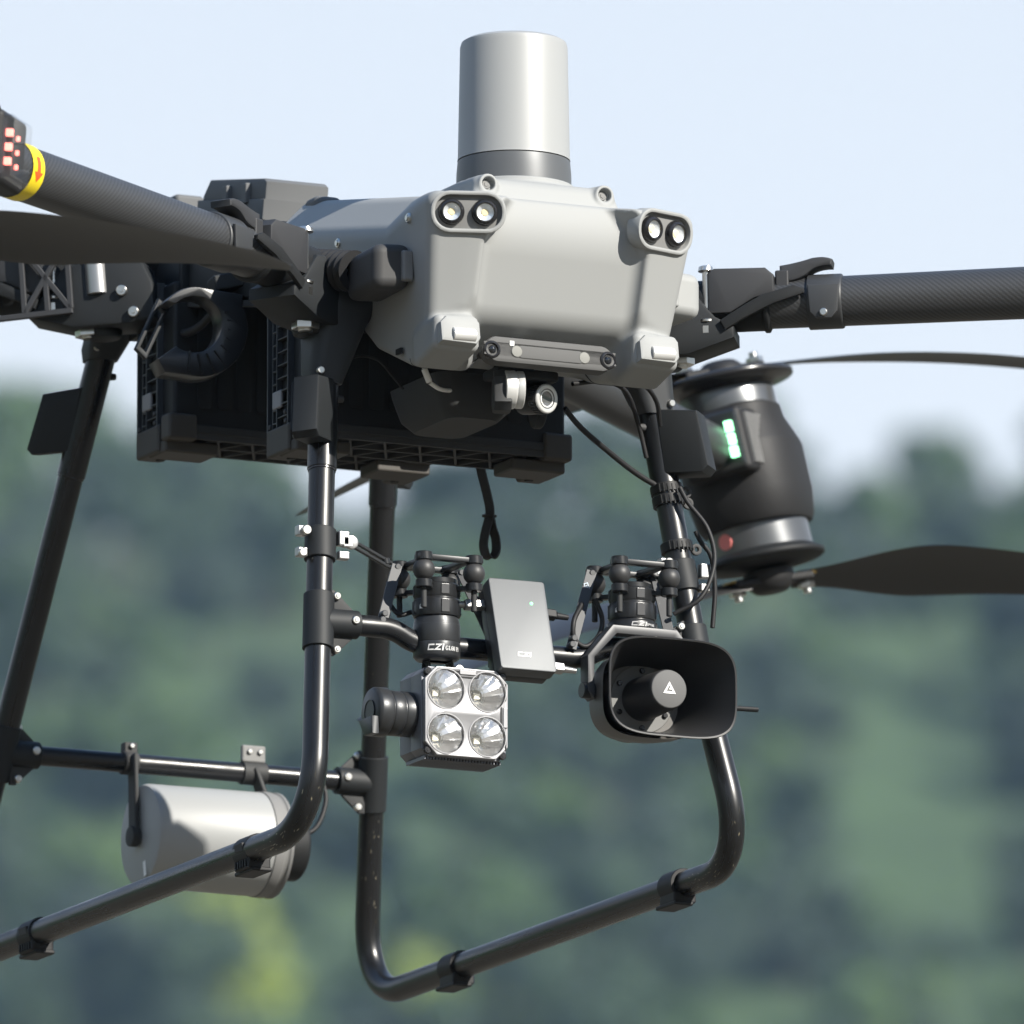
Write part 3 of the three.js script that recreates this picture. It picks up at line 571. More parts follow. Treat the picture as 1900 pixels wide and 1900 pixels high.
// cable ties and clips on the front right leg
for (const y of [84, 62, -28]) {
  const c = legF(y); c[0] = -c[0]; const up = norm3([0.1, -1, 0.178].map(v => -v));
  const k = obj('cable_clip', [lathe(add3(c, up, -9), up, [[TR - 1, 0], [TR + 6, 0], [TR + 6, 18], [TR - 1, 18]], 36, 1)], M.rubber, drone);
  for (let i = 0; i < 6; i++) { const t = -0.9 + i * 0.28, q = [Math.sin(t), 0, Math.cos(t)]; obj('clip_rib', beam(add3(add3(c, q, TR + 6), up, -9), add3(add3(c, q, TR + 6), up, 9), 3, 3, q, 0.6), M.black, k); }
  obj('clip_ear', [ext(ring2(0, 0, 11), 7, add3(c, [TR + 15, 0, -3]), [1, 0, 0], [0, 1, 0], 1, [ring2(0, 0, 4.5)]), box(add3(c, [TR + 6, 0, 0]), [12, 11, 7], 1)], M.softGrey, k);
}
// upper clamps that brace the payload plates to the legs
for (const s of [-1, 1]) {
  const y = -86, c = legF(y); if (s > 0) c[0] = -c[0];
  const up = norm3([s * 0.1014, -1, 0.178]).map(v => -v);
  const k = obj('brace_clamp', [lathe(add3(c, up, -30), up, [[TR - 1, 0], [TR + 5, 0], [TR + 5, 60], [TR - 1, 60]], 36, 1.2)], M.casting, drone);
  obj('clamp_ear', [box(add3(c, [-42, 22, 8]), [20, 20, 18], 3), box(add3(c, [-42, -18, 8]), [20, 18, 18], 3), box(add3(c, [42, 14, 8]), [22, 28, 18], 3), box(add3(c, [42, -18, 8]), [22, 16, 18], 3)], M.silver, k);
  obj('clamp_screw', [cyl(add3(c, [-38, 22, 14]), add3(c, [-38, 22, 27]), 9, 9, 20), cyl(add3(c, [-44, -20, 14]), add3(c, [-44, -20, 24]), 8, 8, 20)], M.steel, k);
}

for (const s of [-1, 1]) { // double brace rods from the leg clamps to the damping plates
  const y = -86, c = legF(y), e = s < 0 ? [-222, -112, -50] : [322, -92, -40]; if (s > 0) c[0] = -c[0];
  const a = add3(c, [-s * 58, 8, 10]);
  const r = obj('brace_link', [ext(ring2(0, 0, 13), 12, add3(a, [0, 0, -6]), [1, 0, 0], [0, 1, 0], 2), box(add3(a, [s * 8, 0, 0]), [20, 20, 14], 2)], M.silver, drone);
  for (const k of [-1, 1]) obj('brace_rod', beam(add3(a, [0, k * 5, 0]), add3(e, [0, k * 5, 0]), 8, 6, [0, 1, 0], 1.5), M.metalBlack, r);
  obj('link_knob', [cyl(add3(e, [-s * -14, 14, 0]), add3(e, [s * 12, 2, 0]), 8, 8, 16)], M.metalBlack, r);
}

// ================================================================ PAYLOADS
const logo = (x, X, Y, h) => {            // slanted "czi" wordmark
  x.save(); x.translate(X, Y); x.transform(1, 0, -0.22, 1, 0, 0); x.lineWidth = h * 0.17; x.lineJoin = 'miter';
  x.beginPath(); x.moveTo(h * 0.95, h * 0.3); x.lineTo(h * 0.12, h * 0.3); x.lineTo(h * 0.12, h * 0.88); x.lineTo(h * 0.95, h * 0.88); x.stroke();
  x.beginPath(); x.moveTo(h * 1.15, h * 0.3); x.lineTo(h * 1.95, h * 0.3); x.lineTo(h * 1.2, h * 0.88); x.lineTo(h * 2.0, h * 0.88); x.stroke();
  x.fillRect(h * 2.2, h * 0.18, h * 0.24, h * 0.82); x.restore();
};
function damper(t, cx, cy, cz) {          // damping plate pair with four rubber balls; returns nothing
  const top = obj('damper_plate', [...[-1, 1].map(s => ext([[-66, -9], [-58, -14], [-40, -8], [40, -8], [58, -14], [66, -9], [66, 9], [58, 14], [40, 8], [-40, 8], [-58, 14], [-66, 9]], 10, [cx, cy + 19, cz + s * 54], [1, 0, 0], [0, 0, -1], 1.5)), ...[-1, 1].map(s => ext([[-54, -8], [54, -8], [54, 8], [-54, 8]], 10, [cx + s * 40, cy + 19, cz], [0, 0, 1], [1, 0, 0], 1.5))], M.metalBlack, t);
  for (const a of [-1, 1]) for (const b of [-1, 1]) {
    const c = [cx + a * 51, cy, cz + b * 54];
    obj('plate_boss', [cyl(add3(c, [0, 17, 0]), add3(c, [0, 33, 0]), 16, 16, 28)], M.metalBlack, top);
    obj('rubber_ball', [lathe(add3(c, [0, -17, 0]), [0, 1, 0], Array.from({ length: 13 }, (_, i) => { const q = -1.05 + i / 12 * 2.1; return [20.5 * Math.cos(q) + (i === 0 || i === 12 ? 0 : 0), 17 + 18.5 * Math.sin(q) / Math.sin(1.05)]; }), 32, 0)], M.ballM ??= mat(lin(0.03, 0.03, 0.031), 0.5), t);
    const low = obj('ball_seat', [cyl(add3(c, [0, -34, 0]), add3(c, [0, -19, 0]), 15.5, 15.5, 28), beam(add3(c, [0, -27, 0]), [cx + a * 14, cy - 27, cz + b * 14], 14, 9, [0, 1, 0], 1.5)], M.metalBlack, t);
    obj('guide_pin', [cyl(add3(c, [0, -72, 0]), add3(c, [0, -30, 0]), 5.5, 5.5, 16)], M.darkGrey, low);
  }
  obj('lower_plate', [lathe([cx, cy - 40, cz], [0, 1, 0], [[0, 0], [40, 0], [40, 14], [0, 14]], 44, 1.4)], M.metalBlack, t);
}
function quickRelease(t, cx, y1, y0, cz) { // locking ring pair with grips
  const h = y1 - y0;
  const r = obj('lock_ring', [lathe([cx, y0, cz], [0, 1, 0], [[0, 0], [43, 0], [44, 2], [44, h * 0.44], [42, h * 0.46], [42, h * 0.5], [43, h * 0.52], [43, h * 0.84], [38, h * 0.86], [38, h], [0, h]], 52, 1)], M.metalBlack, t);
  for (const q of [-0.05, 1.15, -2.0, 3.2]) { const n = [Math.sin(q), 0, Math.cos(q)]; obj('grip_pad', [beam(add3([cx, y0 + h * 0.06, cz], n, 43), add3([cx, y0 + h * 0.42, cz], n, 43), 17, 5, n, 1.5), beam(add3([cx, y0 + h * 0.54, cz], n, 42), add3([cx, y0 + h * 0.82, cz], n, 42), 17, 4, n, 1.5)], M.gripM ??= mat(lin(0.06, 0.06, 0.062), 0.28, { metalness: 0.4 }), r); }
  const lock = print(64, 64, x => { x.fillRect(14, 30, 36, 28); x.lineWidth = 7; x.beginPath(); x.arc(30, 28, 12, Math.PI, 0); x.stroke(); });
  obj('lock_mark', curvedPatch([cx, y0 + h * 0.24, cz], 44.7, 12, -1.28, -1.0), inked(lock), r);
}
const strip = (a, b, t, hole = true) => obj('support_strip', [beam(a, b, 20, 4.5, norm3([-0.25, 0, 1]), 1), cyl(add3(b, [0, -4, -6]), add3(b, [0, -4, 6]), 6, 6, 12), cyl(add3(a, [0, 8, -6]), add3(a, [0, 8, 9]), 6, 6, 12), cyl(add3(a, [4, 20, -6]), add3(a, [4, 20, 9]), 6, 6, 12)], M.stripM ??= mat(lin(0.05, 0.052, 0.056), 0.45), t);

// ---- searchlight
{
  const t = thing('searchlight', 'square grey searchlight with four round lenses, hanging between the front legs', 'searchlight');
  const cx = -150, cz = -8, cy = -133;
  damper(t, cx, cy, cz); quickRelease(t, cx, -140, -212, cz);
  strip([-262, -232, -8], [-214, -110, -44], t); strip([-40, -250, 4], [-84, -110, -44], t);
  const k = obj('pan_motor', [lathe([cx, -292, cz], [0, 1, 0], [[0, 0], [38, 0], [44, 6], [44, 30], [43, 31.5], [44, 33], [44, 64], [43, 66], [43, 70], [40, 80], [0, 80]], 56, 0.8)], M.motorGrey ??= mat(lin(0.035, 0.037, 0.040), 0.36, { metalness: 0.3 }), t);
  obj('printed_name', curvedPatch([cx, -274, cz], 44.6, 22, -0.86, 0.70), inked(print(512, 128, x => { logo(x, 30, 8, 92); x.font = 'bold 64px serif'; x.fillText('GL60 Plus', 262, 92); }), lin(0.6)), k);
  // yoke arm and tilt motor on the left
  obj('yoke_arm', [ext([[-16, 0], [26, 0], [34, -20], [-30, -66], [-92, -90], [-116, -90], [-116, -120], [-84, -120], [-24, -96], [-6, -60]], 30, [cx, -292, cz - 22], [1, 0, 0], [0, 1, 0], 3), beam([-262, -398, -8], [-250, -420, -8], 60, 30, [0, 0, 1], 4)], M.black, t);
  obj('yoke_screw', [cyl([-124, -316, 8], [-122, -314, 32], 9.5, 9.5, 20), lathe([-122, -314, 31], [0, 0, 1], [[0, 2], [4.5, 2], [4.5, -3], [9.4, 0], [9.4, 3], [5, 3.5]], 20, 0.3)], M.steel, t);
  const hc = [-128, -402, 20], W = 172, H = 168, D = 108;
  const tm = obj('tilt_motor', [lathe([-216, -402, 14], [-1, 0, 0], [[0, 0], [42, 0], [42, 20], [40, 22], [42, 24], [42, 44], [40, 46], [46, 50], [46, 72], [42, 78], [0, 80]], 52, 1)], M.motorGrey, t);
  obj('motor_cap', [lathe([-296, -402, 14], [-1, 0, 0], [[0, 0], [22, 0], [22, 1.5], [20, 1.5], [20, 0.5], [0, 0.5]], 40, 0.2), ext([[-30, -16], [30, -16], [18, -52], [-18, -52]], 16, [-294, -402, 14], norm3([0, 0, 1]), norm3([0, 0.9, -0.4]), 2)], M.motorGrey, tm);
  const cut = 24, oct = (w, h, c) => [[-w / 2 + c, -h / 2], [w / 2 - c, -h / 2], [w / 2, -h / 2 + c], [w / 2, h / 2 - c], [w / 2 - c, h / 2], [-w / 2 + c, h / 2], [-w / 2, h / 2 - c], [-w / 2, -h / 2 + c]];
  const lens4 = []; for (const a of [-1, 1]) for (const b of [-1, 1]) lens4.push([hc[0] + a * 42, hc[1] + b * 42]);
  obj('lamp_body', [ext(oct(W, H, 14), 54, [hc[0], hc[1], hc[2] - D / 2], [1, 0, 0], [0, 1, 0], 4), ext(oct(W, H, 14), 48, [hc[0], hc[1], hc[2] - D / 2 + 50], [1, 0, 0], [0, 1, 0], 1.5, lens4.map(([x, y]) => ring2(x - hc[0], y - hc[1], 38, 36)))], M.headM ??= mat(lin(0.16, 0.165, 0.185), 0.42, { metalness: 0.35 }), t);
  const fz = hc[2] + D / 2 - 10;
  const fp = obj('face_plate', [ext(oct(W - 4, H - 2, cut), 13, [hc[0], hc[1], fz], [1, 0, 0], [0, 1, 0], 1.5, lens4.map(([x, y]) => ring2(x - hc[0], y - hc[1], 37.2, 36)))], M.faceM ??= mat(lin(0.27, 0.27, 0.28), 0.42, { metalness: 0.4 }), t);
  for (const a of [-1, 1]) for (const b of [-1, 1]) {
    obj('corner_screw', [cyl([hc[0] + a * 76, hc[1] + b * 74, fz + 2], [hc[0] + a * 76, hc[1] + b * 74, fz + 9], 8, 7, 16), cyl([hc[0] + a * 76, hc[1] + b * 74, fz + 9], [hc[0] + a * 76, hc[1] + b * 74, fz + 10], 3.6, 3.6, 6)], M.blackGloss, t);
  }
  obj('bezel_notch', box([hc[0] + 2, hc[1] + H / 2 - 9, fz + 14], [34, 9, 3], 1.2), M.faceM, t);
  obj('bezel_notch', [box([hc[0] + W / 2 - 8, hc[1] - 4, fz + 14], [9, 38, 3], 1.2)], M.faceM, t);
  obj('bezel_line', [[-30, 76, 20, 76], [-18, 76, -18, 66], [22, 66, -18, 66], [22, 66, 26, 76], [26, 76, 62, 74], [79, 30, 79, 60], [70, 18, 79, 30], [70, -26, 70, 18], [79, -38, 70, -26], [79, -66, 79, -38]].map(([a, b, c, d]) => beam([hc[0] + a, hc[1] + b, fz + 13.2], [hc[0] + c, hc[1] + d, fz + 13.2], 3, 1.6, [0, 0, 1], 0.3)), M.black, t);
  for (const [x, y] of lens4) {
    const bowl = new THREE.LatheGeometry([[0.01, 0], [8, 1], [15, 7], [22, 16], [28, 26], [33, 36], [36.6, 46]].map(p => new THREE.Vector2(...p)), 11 + 2 * lens4.findIndex(q => q[0] === x && q[1] === y));
    const bg = frame(bowl.toNonIndexed(), [x, y, fz - 40], norm3([Math.cos(x), Math.sin(x), 0]), [0, 0, 1], norm3([Math.sin(x), -Math.cos(x), 0])); bg.computeVertexNormals();
    const L = obj('lamp_reflector', bg, M.mirrorM ??= mat(lin(0.80, 0.80, 0.80), 0.12, { metalness: 0.85, side: THREE.DoubleSide }), t);
    obj('lamp_chip', [box([x, y, fz - 34], [11, 11, 6], 1)], M.chipM ??= mat(lin(0.8, 0.77, 0.66), 0.4), L);
    obj('lamp_lens', [lathe([x, y, fz + 8], [0, 0, 1], [[36.6, 0], [34, 4], [29, 9], [19, 12.5], [9, 14.5], [0, 15]], 44, 0)], M.glass, L);
    obj('lens_rim', [lathe([x, y, fz + 8], [0, 0, 1], [[36.7, -6], [38.6, -6], [38.6, 6.5], [36.7, 6.5]], 44, 0.4)], M.faceM, L);
  }
  for (let i = 0; i < 26; i++) obj('cooling_fin', box([hc[0] - 76 + i * 6.1, hc[1] - H / 2 - 2, hc[2] - 2], [2.6, 7, D - 26], 0.6), M.headM, t);
  obj('signal_cable', wire([[cx - 42, -200, cz - 20], [-216, -206, -30], [-232, -170, -50], [-226, -140, -56]], 4.5), M.rubber, t);
  settle(t);
}
// ---- interface box on the cross tube
{
  const t = thing('control_box', 'flat dark metallic box with small green light between searchlight and loudspeaker', 'control box');
  const up = norm3([0, 179, -57]), x = [1, 0, 0], n = cross3(x, up), c = [-9, -236, 32];
  const lid = obj('lid', [ext(rrect(114, 189, 6), 30, add3(c, n, 6), x, up, 2)], M.boxM ??= mat(lin(0.10, 0.105, 0.11), 0.5, { metalness: 0.5, bumpMap: grain, bumpScale: 0.00008 }), t);
  obj('base_tray', [ext(rrect(108, 183, 4), 26, add3(c, n, -20), x, up, 2), box(add3(c, n, -30), [60, 120, 24], 3, x, up)], M.metalBlack, t);
  obj('status_light', [ball(add3(add3(add3(c, n, 36), x, 24), up, 46), 3.2, 1, 12)], glow(0.2, 1, 0.4, 2), lid);
  obj('printed_logo', patch(add3(add3(add3(c, n, 36.6), x, -4), up, -62), x, up, 34, 14), inked(print(256, 96, x2 => logo(x2, 24, 4, 84)), lin(0.75)), lid);
  for (const [s, u, len] of [[-1, 54, 40], [1, 48, 34], [1, -64, 34]]) {
    const p = add3(add3(c, up, u), x, s * 56), q = add3(p, [s * len, -2, 0]);
    obj('plug', [beam(p, q, 18, 17, up, 3), cyl(q, add3(q, [s * 26, -2, 0]), 7, 5, 14)], s < 0 || u < 0 ? M.silver : M.rubber, t);
  }
  obj('mount_clip', [beam(add3(c, [-20, -100, -50]), add3(c, [-64, -118, -54]), 26, 14, [0, 0, 1], 2), box(add3(c, [0, -24, -58]), [44, 60, 30], 3)], M.darkGrey, t);
  settle(t);
}
// ---- loudspeaker
{
  const t = thing('loudspeaker', 'black horn loudspeaker with rounded square mouth, hanging beside the right front leg', 'loudspeaker');
  const cx = 250, cz = -8, cy = -109;
  damper(t, cx, cy, cz); quickRelease(t, cx, -116, -186, cz);
  const st = strip([118, -250, 6], [186, -88, -48], t); strip([330, -220, -6], [316, -88, -44], t);
  obj('printed_mark', patch([170, -122, -34], norm3([0.9, 0.35, 0.25]), norm3([-0.35, 0.93, 0]), 12, 22), inked(print(64, 128, x => { x.lineWidth = 8; x.strokeRect(14, 20, 36, 84); x.fillRect(26, 44, 12, 36); }), lin(0.6, 0.7, 0.8)), st);
  const ny = obj('yoke_neck', [lathe([cx, -204, cz], [0, 1, 0], [[0, 0], [47, 0], [47, 14], [42, 16], [42, 20], [0, 20]], 52, 1)], M.metalBlack, t);
  obj('printed_name', curvedPatch([cx, -197, cz], 47.6, 12, -0.56, 0.62), inked(print(256, 64, x => { logo(x, 30, 2, 56); x.font = 'bold 34px sans-serif'; x.fillText('IP100', 160, 50); }), lin(0.45)), ny);
  const yk = 118;
  obj('yoke', [ext([[-66, 0], [66, 0], [yk, -62], [yk, -128], [yk - 14, -144], [yk - 14, -64], [58, -16], [-58, -16], [-yk + 14, -64], [-yk + 14, -144], [-yk, -128], [-yk, -62]], 34, [cx, -206, cz + 24], [1, 0, 0], [0, 1, 0], 2)], M.yokeM ??= mat(lin(0.07, 0.071, 0.074), 0.45, { metalness: 0.4 }), t);
  for (const s of [-1, 1]) obj('yoke_pivot', cyl([cx + s * (yk - 18), -332, cz + 42], [cx + s * (yk + 6), -332, cz + 42], 16, 15, 28), M.metalBlack, t);
  const sup = (hw, hh, e, z, y = -340) => Array.from({ length: 72 }, (_, i) => { const a = i / 72 * 2 * Math.PI, c = Math.cos(a), s = Math.sin(a); return [cx + hw * Math.sign(c) * Math.abs(c) ** e, y + hh * Math.sign(s) * Math.abs(s) ** e, z]; });
  const secs = []; for (let i = 0; i <= 14; i++) { const q = i / 14; secs.push([78 + 54 * q ** 1.5, 66 + 28 * q ** 1.5, 0.72 - 0.20 * q, 22 + 146 * q]); }
  const outer = secs.map(([a, b, e, z]) => sup(a, b, e, z)), inner = secs.map(([a, b, e, z]) => sup(a - 4, b - 4, e, z)).reverse();
  inner[inner.length - 1] = sup(72, 60, 0.72, 30);
  obj('horn', loft([...outer, sup(131, 93, 0.52, 170), inner[0].map(p => [p[0], p[1], 169]), ...inner.slice(1)], false, 0.7), M.hornM ??= mat(lin(0.020, 0.020, 0.021), 0.5), t);
  obj('horn_back', [lathe([cx, -340, -46], [0, 0, 1], [[0, 0], [60, 0], [70, 10], [76, 60], [78, 78], [0, 80]], 56, 2)], M.rearHorn ??= mat(lin(0.10, 0.095, 0.09), 0.5), t);
  obj('horn_shell', loft([[-20, 70, 62, 0.8], [0, 92, 76, 0.7], [40, 100, 80, 0.62], [78, 101, 80, 0.58]].map(([z, a, b, e]) => sup(a, b, e, z)), false, 0.6), M.rearHorn, t);
  obj('throat_plate', [lathe([cx, -340, 28], [0, 0, 1], [[0, 0], [64, 0], [64, 6], [0, 6]], 48, 1)], M.throatM ??= mat(lin(0.12, 0.12, 0.118), 0.5), t);
  for (let i = 0; i < 6; i++) { const a = i * 1.047 + 1.57; obj('throat_screw', [cyl([cx + 54 * Math.cos(a), -340 + 54 * Math.sin(a), 33], [cx + 54 * Math.cos(a), -340 + 54 * Math.sin(a), 39], 5.5, 5, 14)], M.blackGloss, t); }
  const pl = obj('phase_plug', [lathe([cx, -340, 32], [0, 0, 1], [[0, 0], [41, 0], [41, 20], [38, 112], [35.5, 118], [0, 119]], 52, 1)], M.plugM ??= mat(lin(0.030, 0.030, 0.031), 0.5), t);
  obj('plug_face', [lathe([cx, -340, 150.6], [0, 0, 1], [[0, 0], [36, 0], [34.5, 1.6], [0, 2]], 48, 0.4)], M.faceGrey ??= mat(lin(0.10, 0.10, 0.10), 0.7), pl);
  obj('printed_triangle', [ext([[-13, -10], [13, -10], [0, 13]], 1, [cx, -339, 152.6], [1, 0, 0], [0, 1, 0], 0.2, [[[-6.2, -5.4], [6.4, -5.4], [5.0, -2.4], [-1.6, -2.4], [1.6, 3.2], [0.4, 6.2]]])], M.white, pl);
  obj('tilt_handle', [cyl([cx + 80, -338, 10], [504, -334, 4], 5.5, 5, 14)], M.black, t);
  obj('power_cable', [wire([[332, -166, 0], [378, -135, 20], [412, -59, 10], [402, 3, 0], [370, 55, -20], [360, 82, -30]], 4.6), wire([[422, -181, -20], [427, -104, -20], [418, -43, -20], [398, -19, -20], [387, 0, -20]], 4.6)], M.rubber, t);
  obj('signal_cable', [wire([[170, -150, 0], [185, -189, 0], [177, -220, 0], [149, -242, 0], [128, -229, 0], [126, -199, 0], [153, -157, -20]], 4.8)], M.rubber, t);
  settle(t);
}
// ---- gimbal camera under the nose
{
  const t = thing('gimbal_camera', 'small gimbal camera with round pale lens under the drone nose', 'camera');
  const c = [-64, 203, 90];
  obj('roll_motor', [ext([[-34, -26], [-30, 22], [-16, 38], [16, 38], [32, 22], [34, -22], [14, -40], [-18, -40]], 34, add3(c, [-22, 0, 10]), norm3([0.35, 0, -0.94]), [0, 1, 0], 4)], M.darkGrey, t);
  obj('motor_ring', [lathe(add3(c, [-6, 2, 22]), norm3([1, 0.0, 0.25]), [[0, 0], [36, 0], [36, 20], [33, 22], [35, 24], [35, 36], [0, 38]], 48, 1.2)], M.bright, t);
  const ax = norm3([0.32, -0.1, 0.94]), b = [6, 200, 70];
  const br = obj('lens_barrel', [lathe(b, ax, [[0, -20], [27, -20], [28, 0], [28, 38], [27, 40], [0, 40]], 48, 1)], M.metalBlack, t);
  for (let i = 0; i < 30; i++) { const a = i / 30 * 6.283, X = perp(ax), Y = cross3(ax, X), q = add3(X.map(v => v * Math.cos(a)), Y, Math.sin(a)); obj('grip_ridge', [beam(add3(add3(b, q, 28), ax, 22), add3(add3(b, q, 28), ax, 38), 2.6, 2.4, q, 0.5)], M.blackGloss, br); }
  obj('front_ring', [lathe(add3(b, ax, 40), ax, [[19, 0], [27.5, 0], [27.5, 3], [25, 5], [19, 4]], 48, 0.5)], M.bright, br);
  obj('lens_disc', [lathe(add3(b, ax, 40), ax, [[0, 0.6], [10, 1], [20, 3]], 40, 0)], M.paleLens ??= mat(lin(0.17, 0.17, 0.17), 0.15, { metalness: 0.5, clearcoat: 1 }), br);
  obj('lens_ring', [lathe(add3(b, ax, 42), ax, [[14, 0], [16.5, 0], [16.5, 1.6], [14, 1.6]], 40, 0.2)], M.white, br);
  obj('yaw_arm', [lathe(add3(b, [30, 6, -52]), norm3([1, 0, 0.2]), [[0, 0], [46, 0], [48, 4], [48, 14], [44, 18], [0, 18]], 48, 1.2), box(add3(c, [40, 34, 0]), [130, 20, 60], 6), box(add3(c, [30, 52, -10]), [60, 30, 60], 6)], M.black, t);
  settle(t);
}
// belly housing and short pigtail behind the camera
obj('belly_housing', [loft([[256, 90, 120], [238, 86, 118], [196, 72, 110], [176, 52, 96]].map(([y, a, b]) => rrect(2 * a, 2 * b, 30).map(([x, z]) => [x - 60, y, -120 - z])), true, 0.6)], M.darkGrey, drone);
obj('pigtail', [cyl([-189, 251, 20], [-178, 226, 20], 6, 6, 14), wire([[-190, 267, 20], [-189, 251, 20]], 4), wire([[-178, 226, 20], [-153, 218, 10], [-107, 224, -20]], 4)], M.white, drone);
obj('fuselage_cable', [wire([[99, 201, 20], [138, 175, 0], [218, 140, -40], [283, 109, -60], [338, 87, -70]], 5.5), wire([[96, 240, 60], [181, 258, 40], [257, 262, 20], [302, 238, -10], [324, 199, -40]], 4.5), wire([[157, 265, 20], [242, 255, -20], [289, 200, -60], [310, 142, -70]], 4.5)], M.rubber, drone);
obj('hanging_cable', [wire([[-294, 266, -140], [-256, 298, -140], [-211, 296, -140], [-178, 266, -140], [-158, 245, -140]], 2.5)], M.rubber, drone);

// ---- batteries
function battery(label, cz, y0) {
  const t = thing('battery', label, 'battery', 'slab batteries under the fuselage');
  const W = 550, D = 150, H = 290, yb = y0, zf = cz + D / 2, zr = cz - D / 2;
  obj('case', [box([0, yb + H / 2 + 4, cz], [W - 12, H, D], 8)], M.battery, t);
  for (let i = 0; i < 11; i++) {
    const x = -205 + i * 41;
    const q = new THREE.Shape(rrect(30, H - 50, 9).map(p => new THREE.Vector2(...p)));
    obj('panel_rib', ext(rrect(31, H - 46, 9), 2.4, [x, yb + H / 2 + 26, zf - 0.6], [1, 0, 0], [0, 1, 0], 1), M.battery, t);
  }
  obj('base_lip', [box([0, yb + 8, cz], [W + 2, 17, D + 6], 3)], M.darkGrey, t);
  // lattice under the base
  for (const s of [-1, 1]) for (let i = 0; i < 7; i++) {
    const x0 = -250 + i * 72; obj('lattice_bar', beam([x0, yb - 5, s > 0 ? zr : zf], [x0 + 72, yb - 5, s > 0 ? zf : zr], 5, 12, [0, 1, 0], 1), M.softGrey, t);
  }
  for (const z of [zf - 3, cz, zr + 3]) obj('lattice_rail', beam([-262, yb - 5, z], [262, yb - 5, z], 7, 13, [0, 1, 0], 1), M.softGrey, t);
  // slotted end frames
  for (const s of [-1, 1]) {
    const X = s * 274, zc = cz - 24, w = 92;
    const e = obj('end_frame', [box([X, yb + H / 2 + 12, zc - w / 2], [16, H - 8, 4], 1), box([X, yb + H / 2 + 12, zc + w / 2], [16, H - 8, 4], 1), box([X, yb + 16, zc], [16, 5, w], 1), box([X, yb + H / 2 + 12, zc - 6], [14, H - 8, 3], 0.8), box([X, yb + H / 2 + 12, zc - 26], [12, H - 8, 2.4], 0.8)], M.endM ??= mat(lin(0.035, 0.040, 0.046), 0.4), t);
    for (let i = 0; i < 10; i++) { obj('slot_bar', box([X, yb + 38 + i * 25, zc + 20], [12, 2.6, 48], 0.8), M.endM, e); obj('slot_bar', box([X, yb + 30 + i * 25, zc - 16], [12, 2.6, 20], 0.8), M.endM, e); }
    obj('indicator', box([X + s * 4, yb + 74, zc - 6], [7, 34, 40], 3.3), M.indM ??= mat(lin(0.22, 0.22, 0.23), 0.5), e);
    for (const [u, v] of [[26, -34], [26, 38], [44, 36], [H - 30, -34]]) obj('screw', cyl([X, yb + u, zc + v], [X + s * 10, yb + u, zc + v], 5, 5, 12), M.softGrey, e);
    obj('corner_foot', [box([s * 258, yb - 6, cz - 20], [52, 54, 104], 6), box([s * 252, yb + 10, zf - 14], [60, 52, 42], 7), box([s * 222, yb - 24, cz + 14], [112, 24, 84], 5)], M.foot, t);
    for (const [a, b] of [[246, -40], [246, 0]]) obj('foot_hole', cyl([s * a, yb - 35.5, cz + b], [s * a, yb - 32, cz + b], 9, 9, 18), M.black, t);
  }
  return settle(t);
}
battery('front slab battery with slotted end frame, just behind the left front leg', -413, 197);
battery('rear slab battery with slotted end frame, farther back and partly hidden', -1022, 306);
{ // webbing strap
  const t = thing('webbing_strap', 'black webbing strap with looped end hanging below the front battery', 'strap');
  const p = (x, y) => add3([205, 119, -560], [(x - 900) / 0.9, -(y - 950) / 0.975, 0]);
  const band = (pts, w) => { const c = new THREE.CatmullRomCurve3(pts.map(q => V(q))), R = []; for (let i = 0; i <= 40; i++) { const o = c.getPointAt(i / 40).toArray(), d = c.getTangentAt(i / 40).toArray(), n = norm3(cross3(d, [0.55, 0, 0.83])), s = norm3(cross3(n, d)); R.push([add3(add3(o, s, w), n, 2), add3(add3(o, s, -w), n, 2), add3(add3(o, s, -w), n, -2), add3(add3(o, s, w), n, -2)]); } return loft(R, true, 0.5); };
  obj('band', band([p(888, 855), p(894, 880), p(903, 915), p(909, 945), p(908, 960)], 9), M.strap, t);
  obj('loop', band([p(908, 958), p(900, 990), p(897, 1015), p(903, 1033), p(912, 1036), p(920, 1024), p(920, 1000), p(914, 980), p(909, 958)], 9), M.strap, t);
  obj('stitching', box(p(908, 957), [26, 5, 12], 1), M.strap, t);
  settle(t);
}
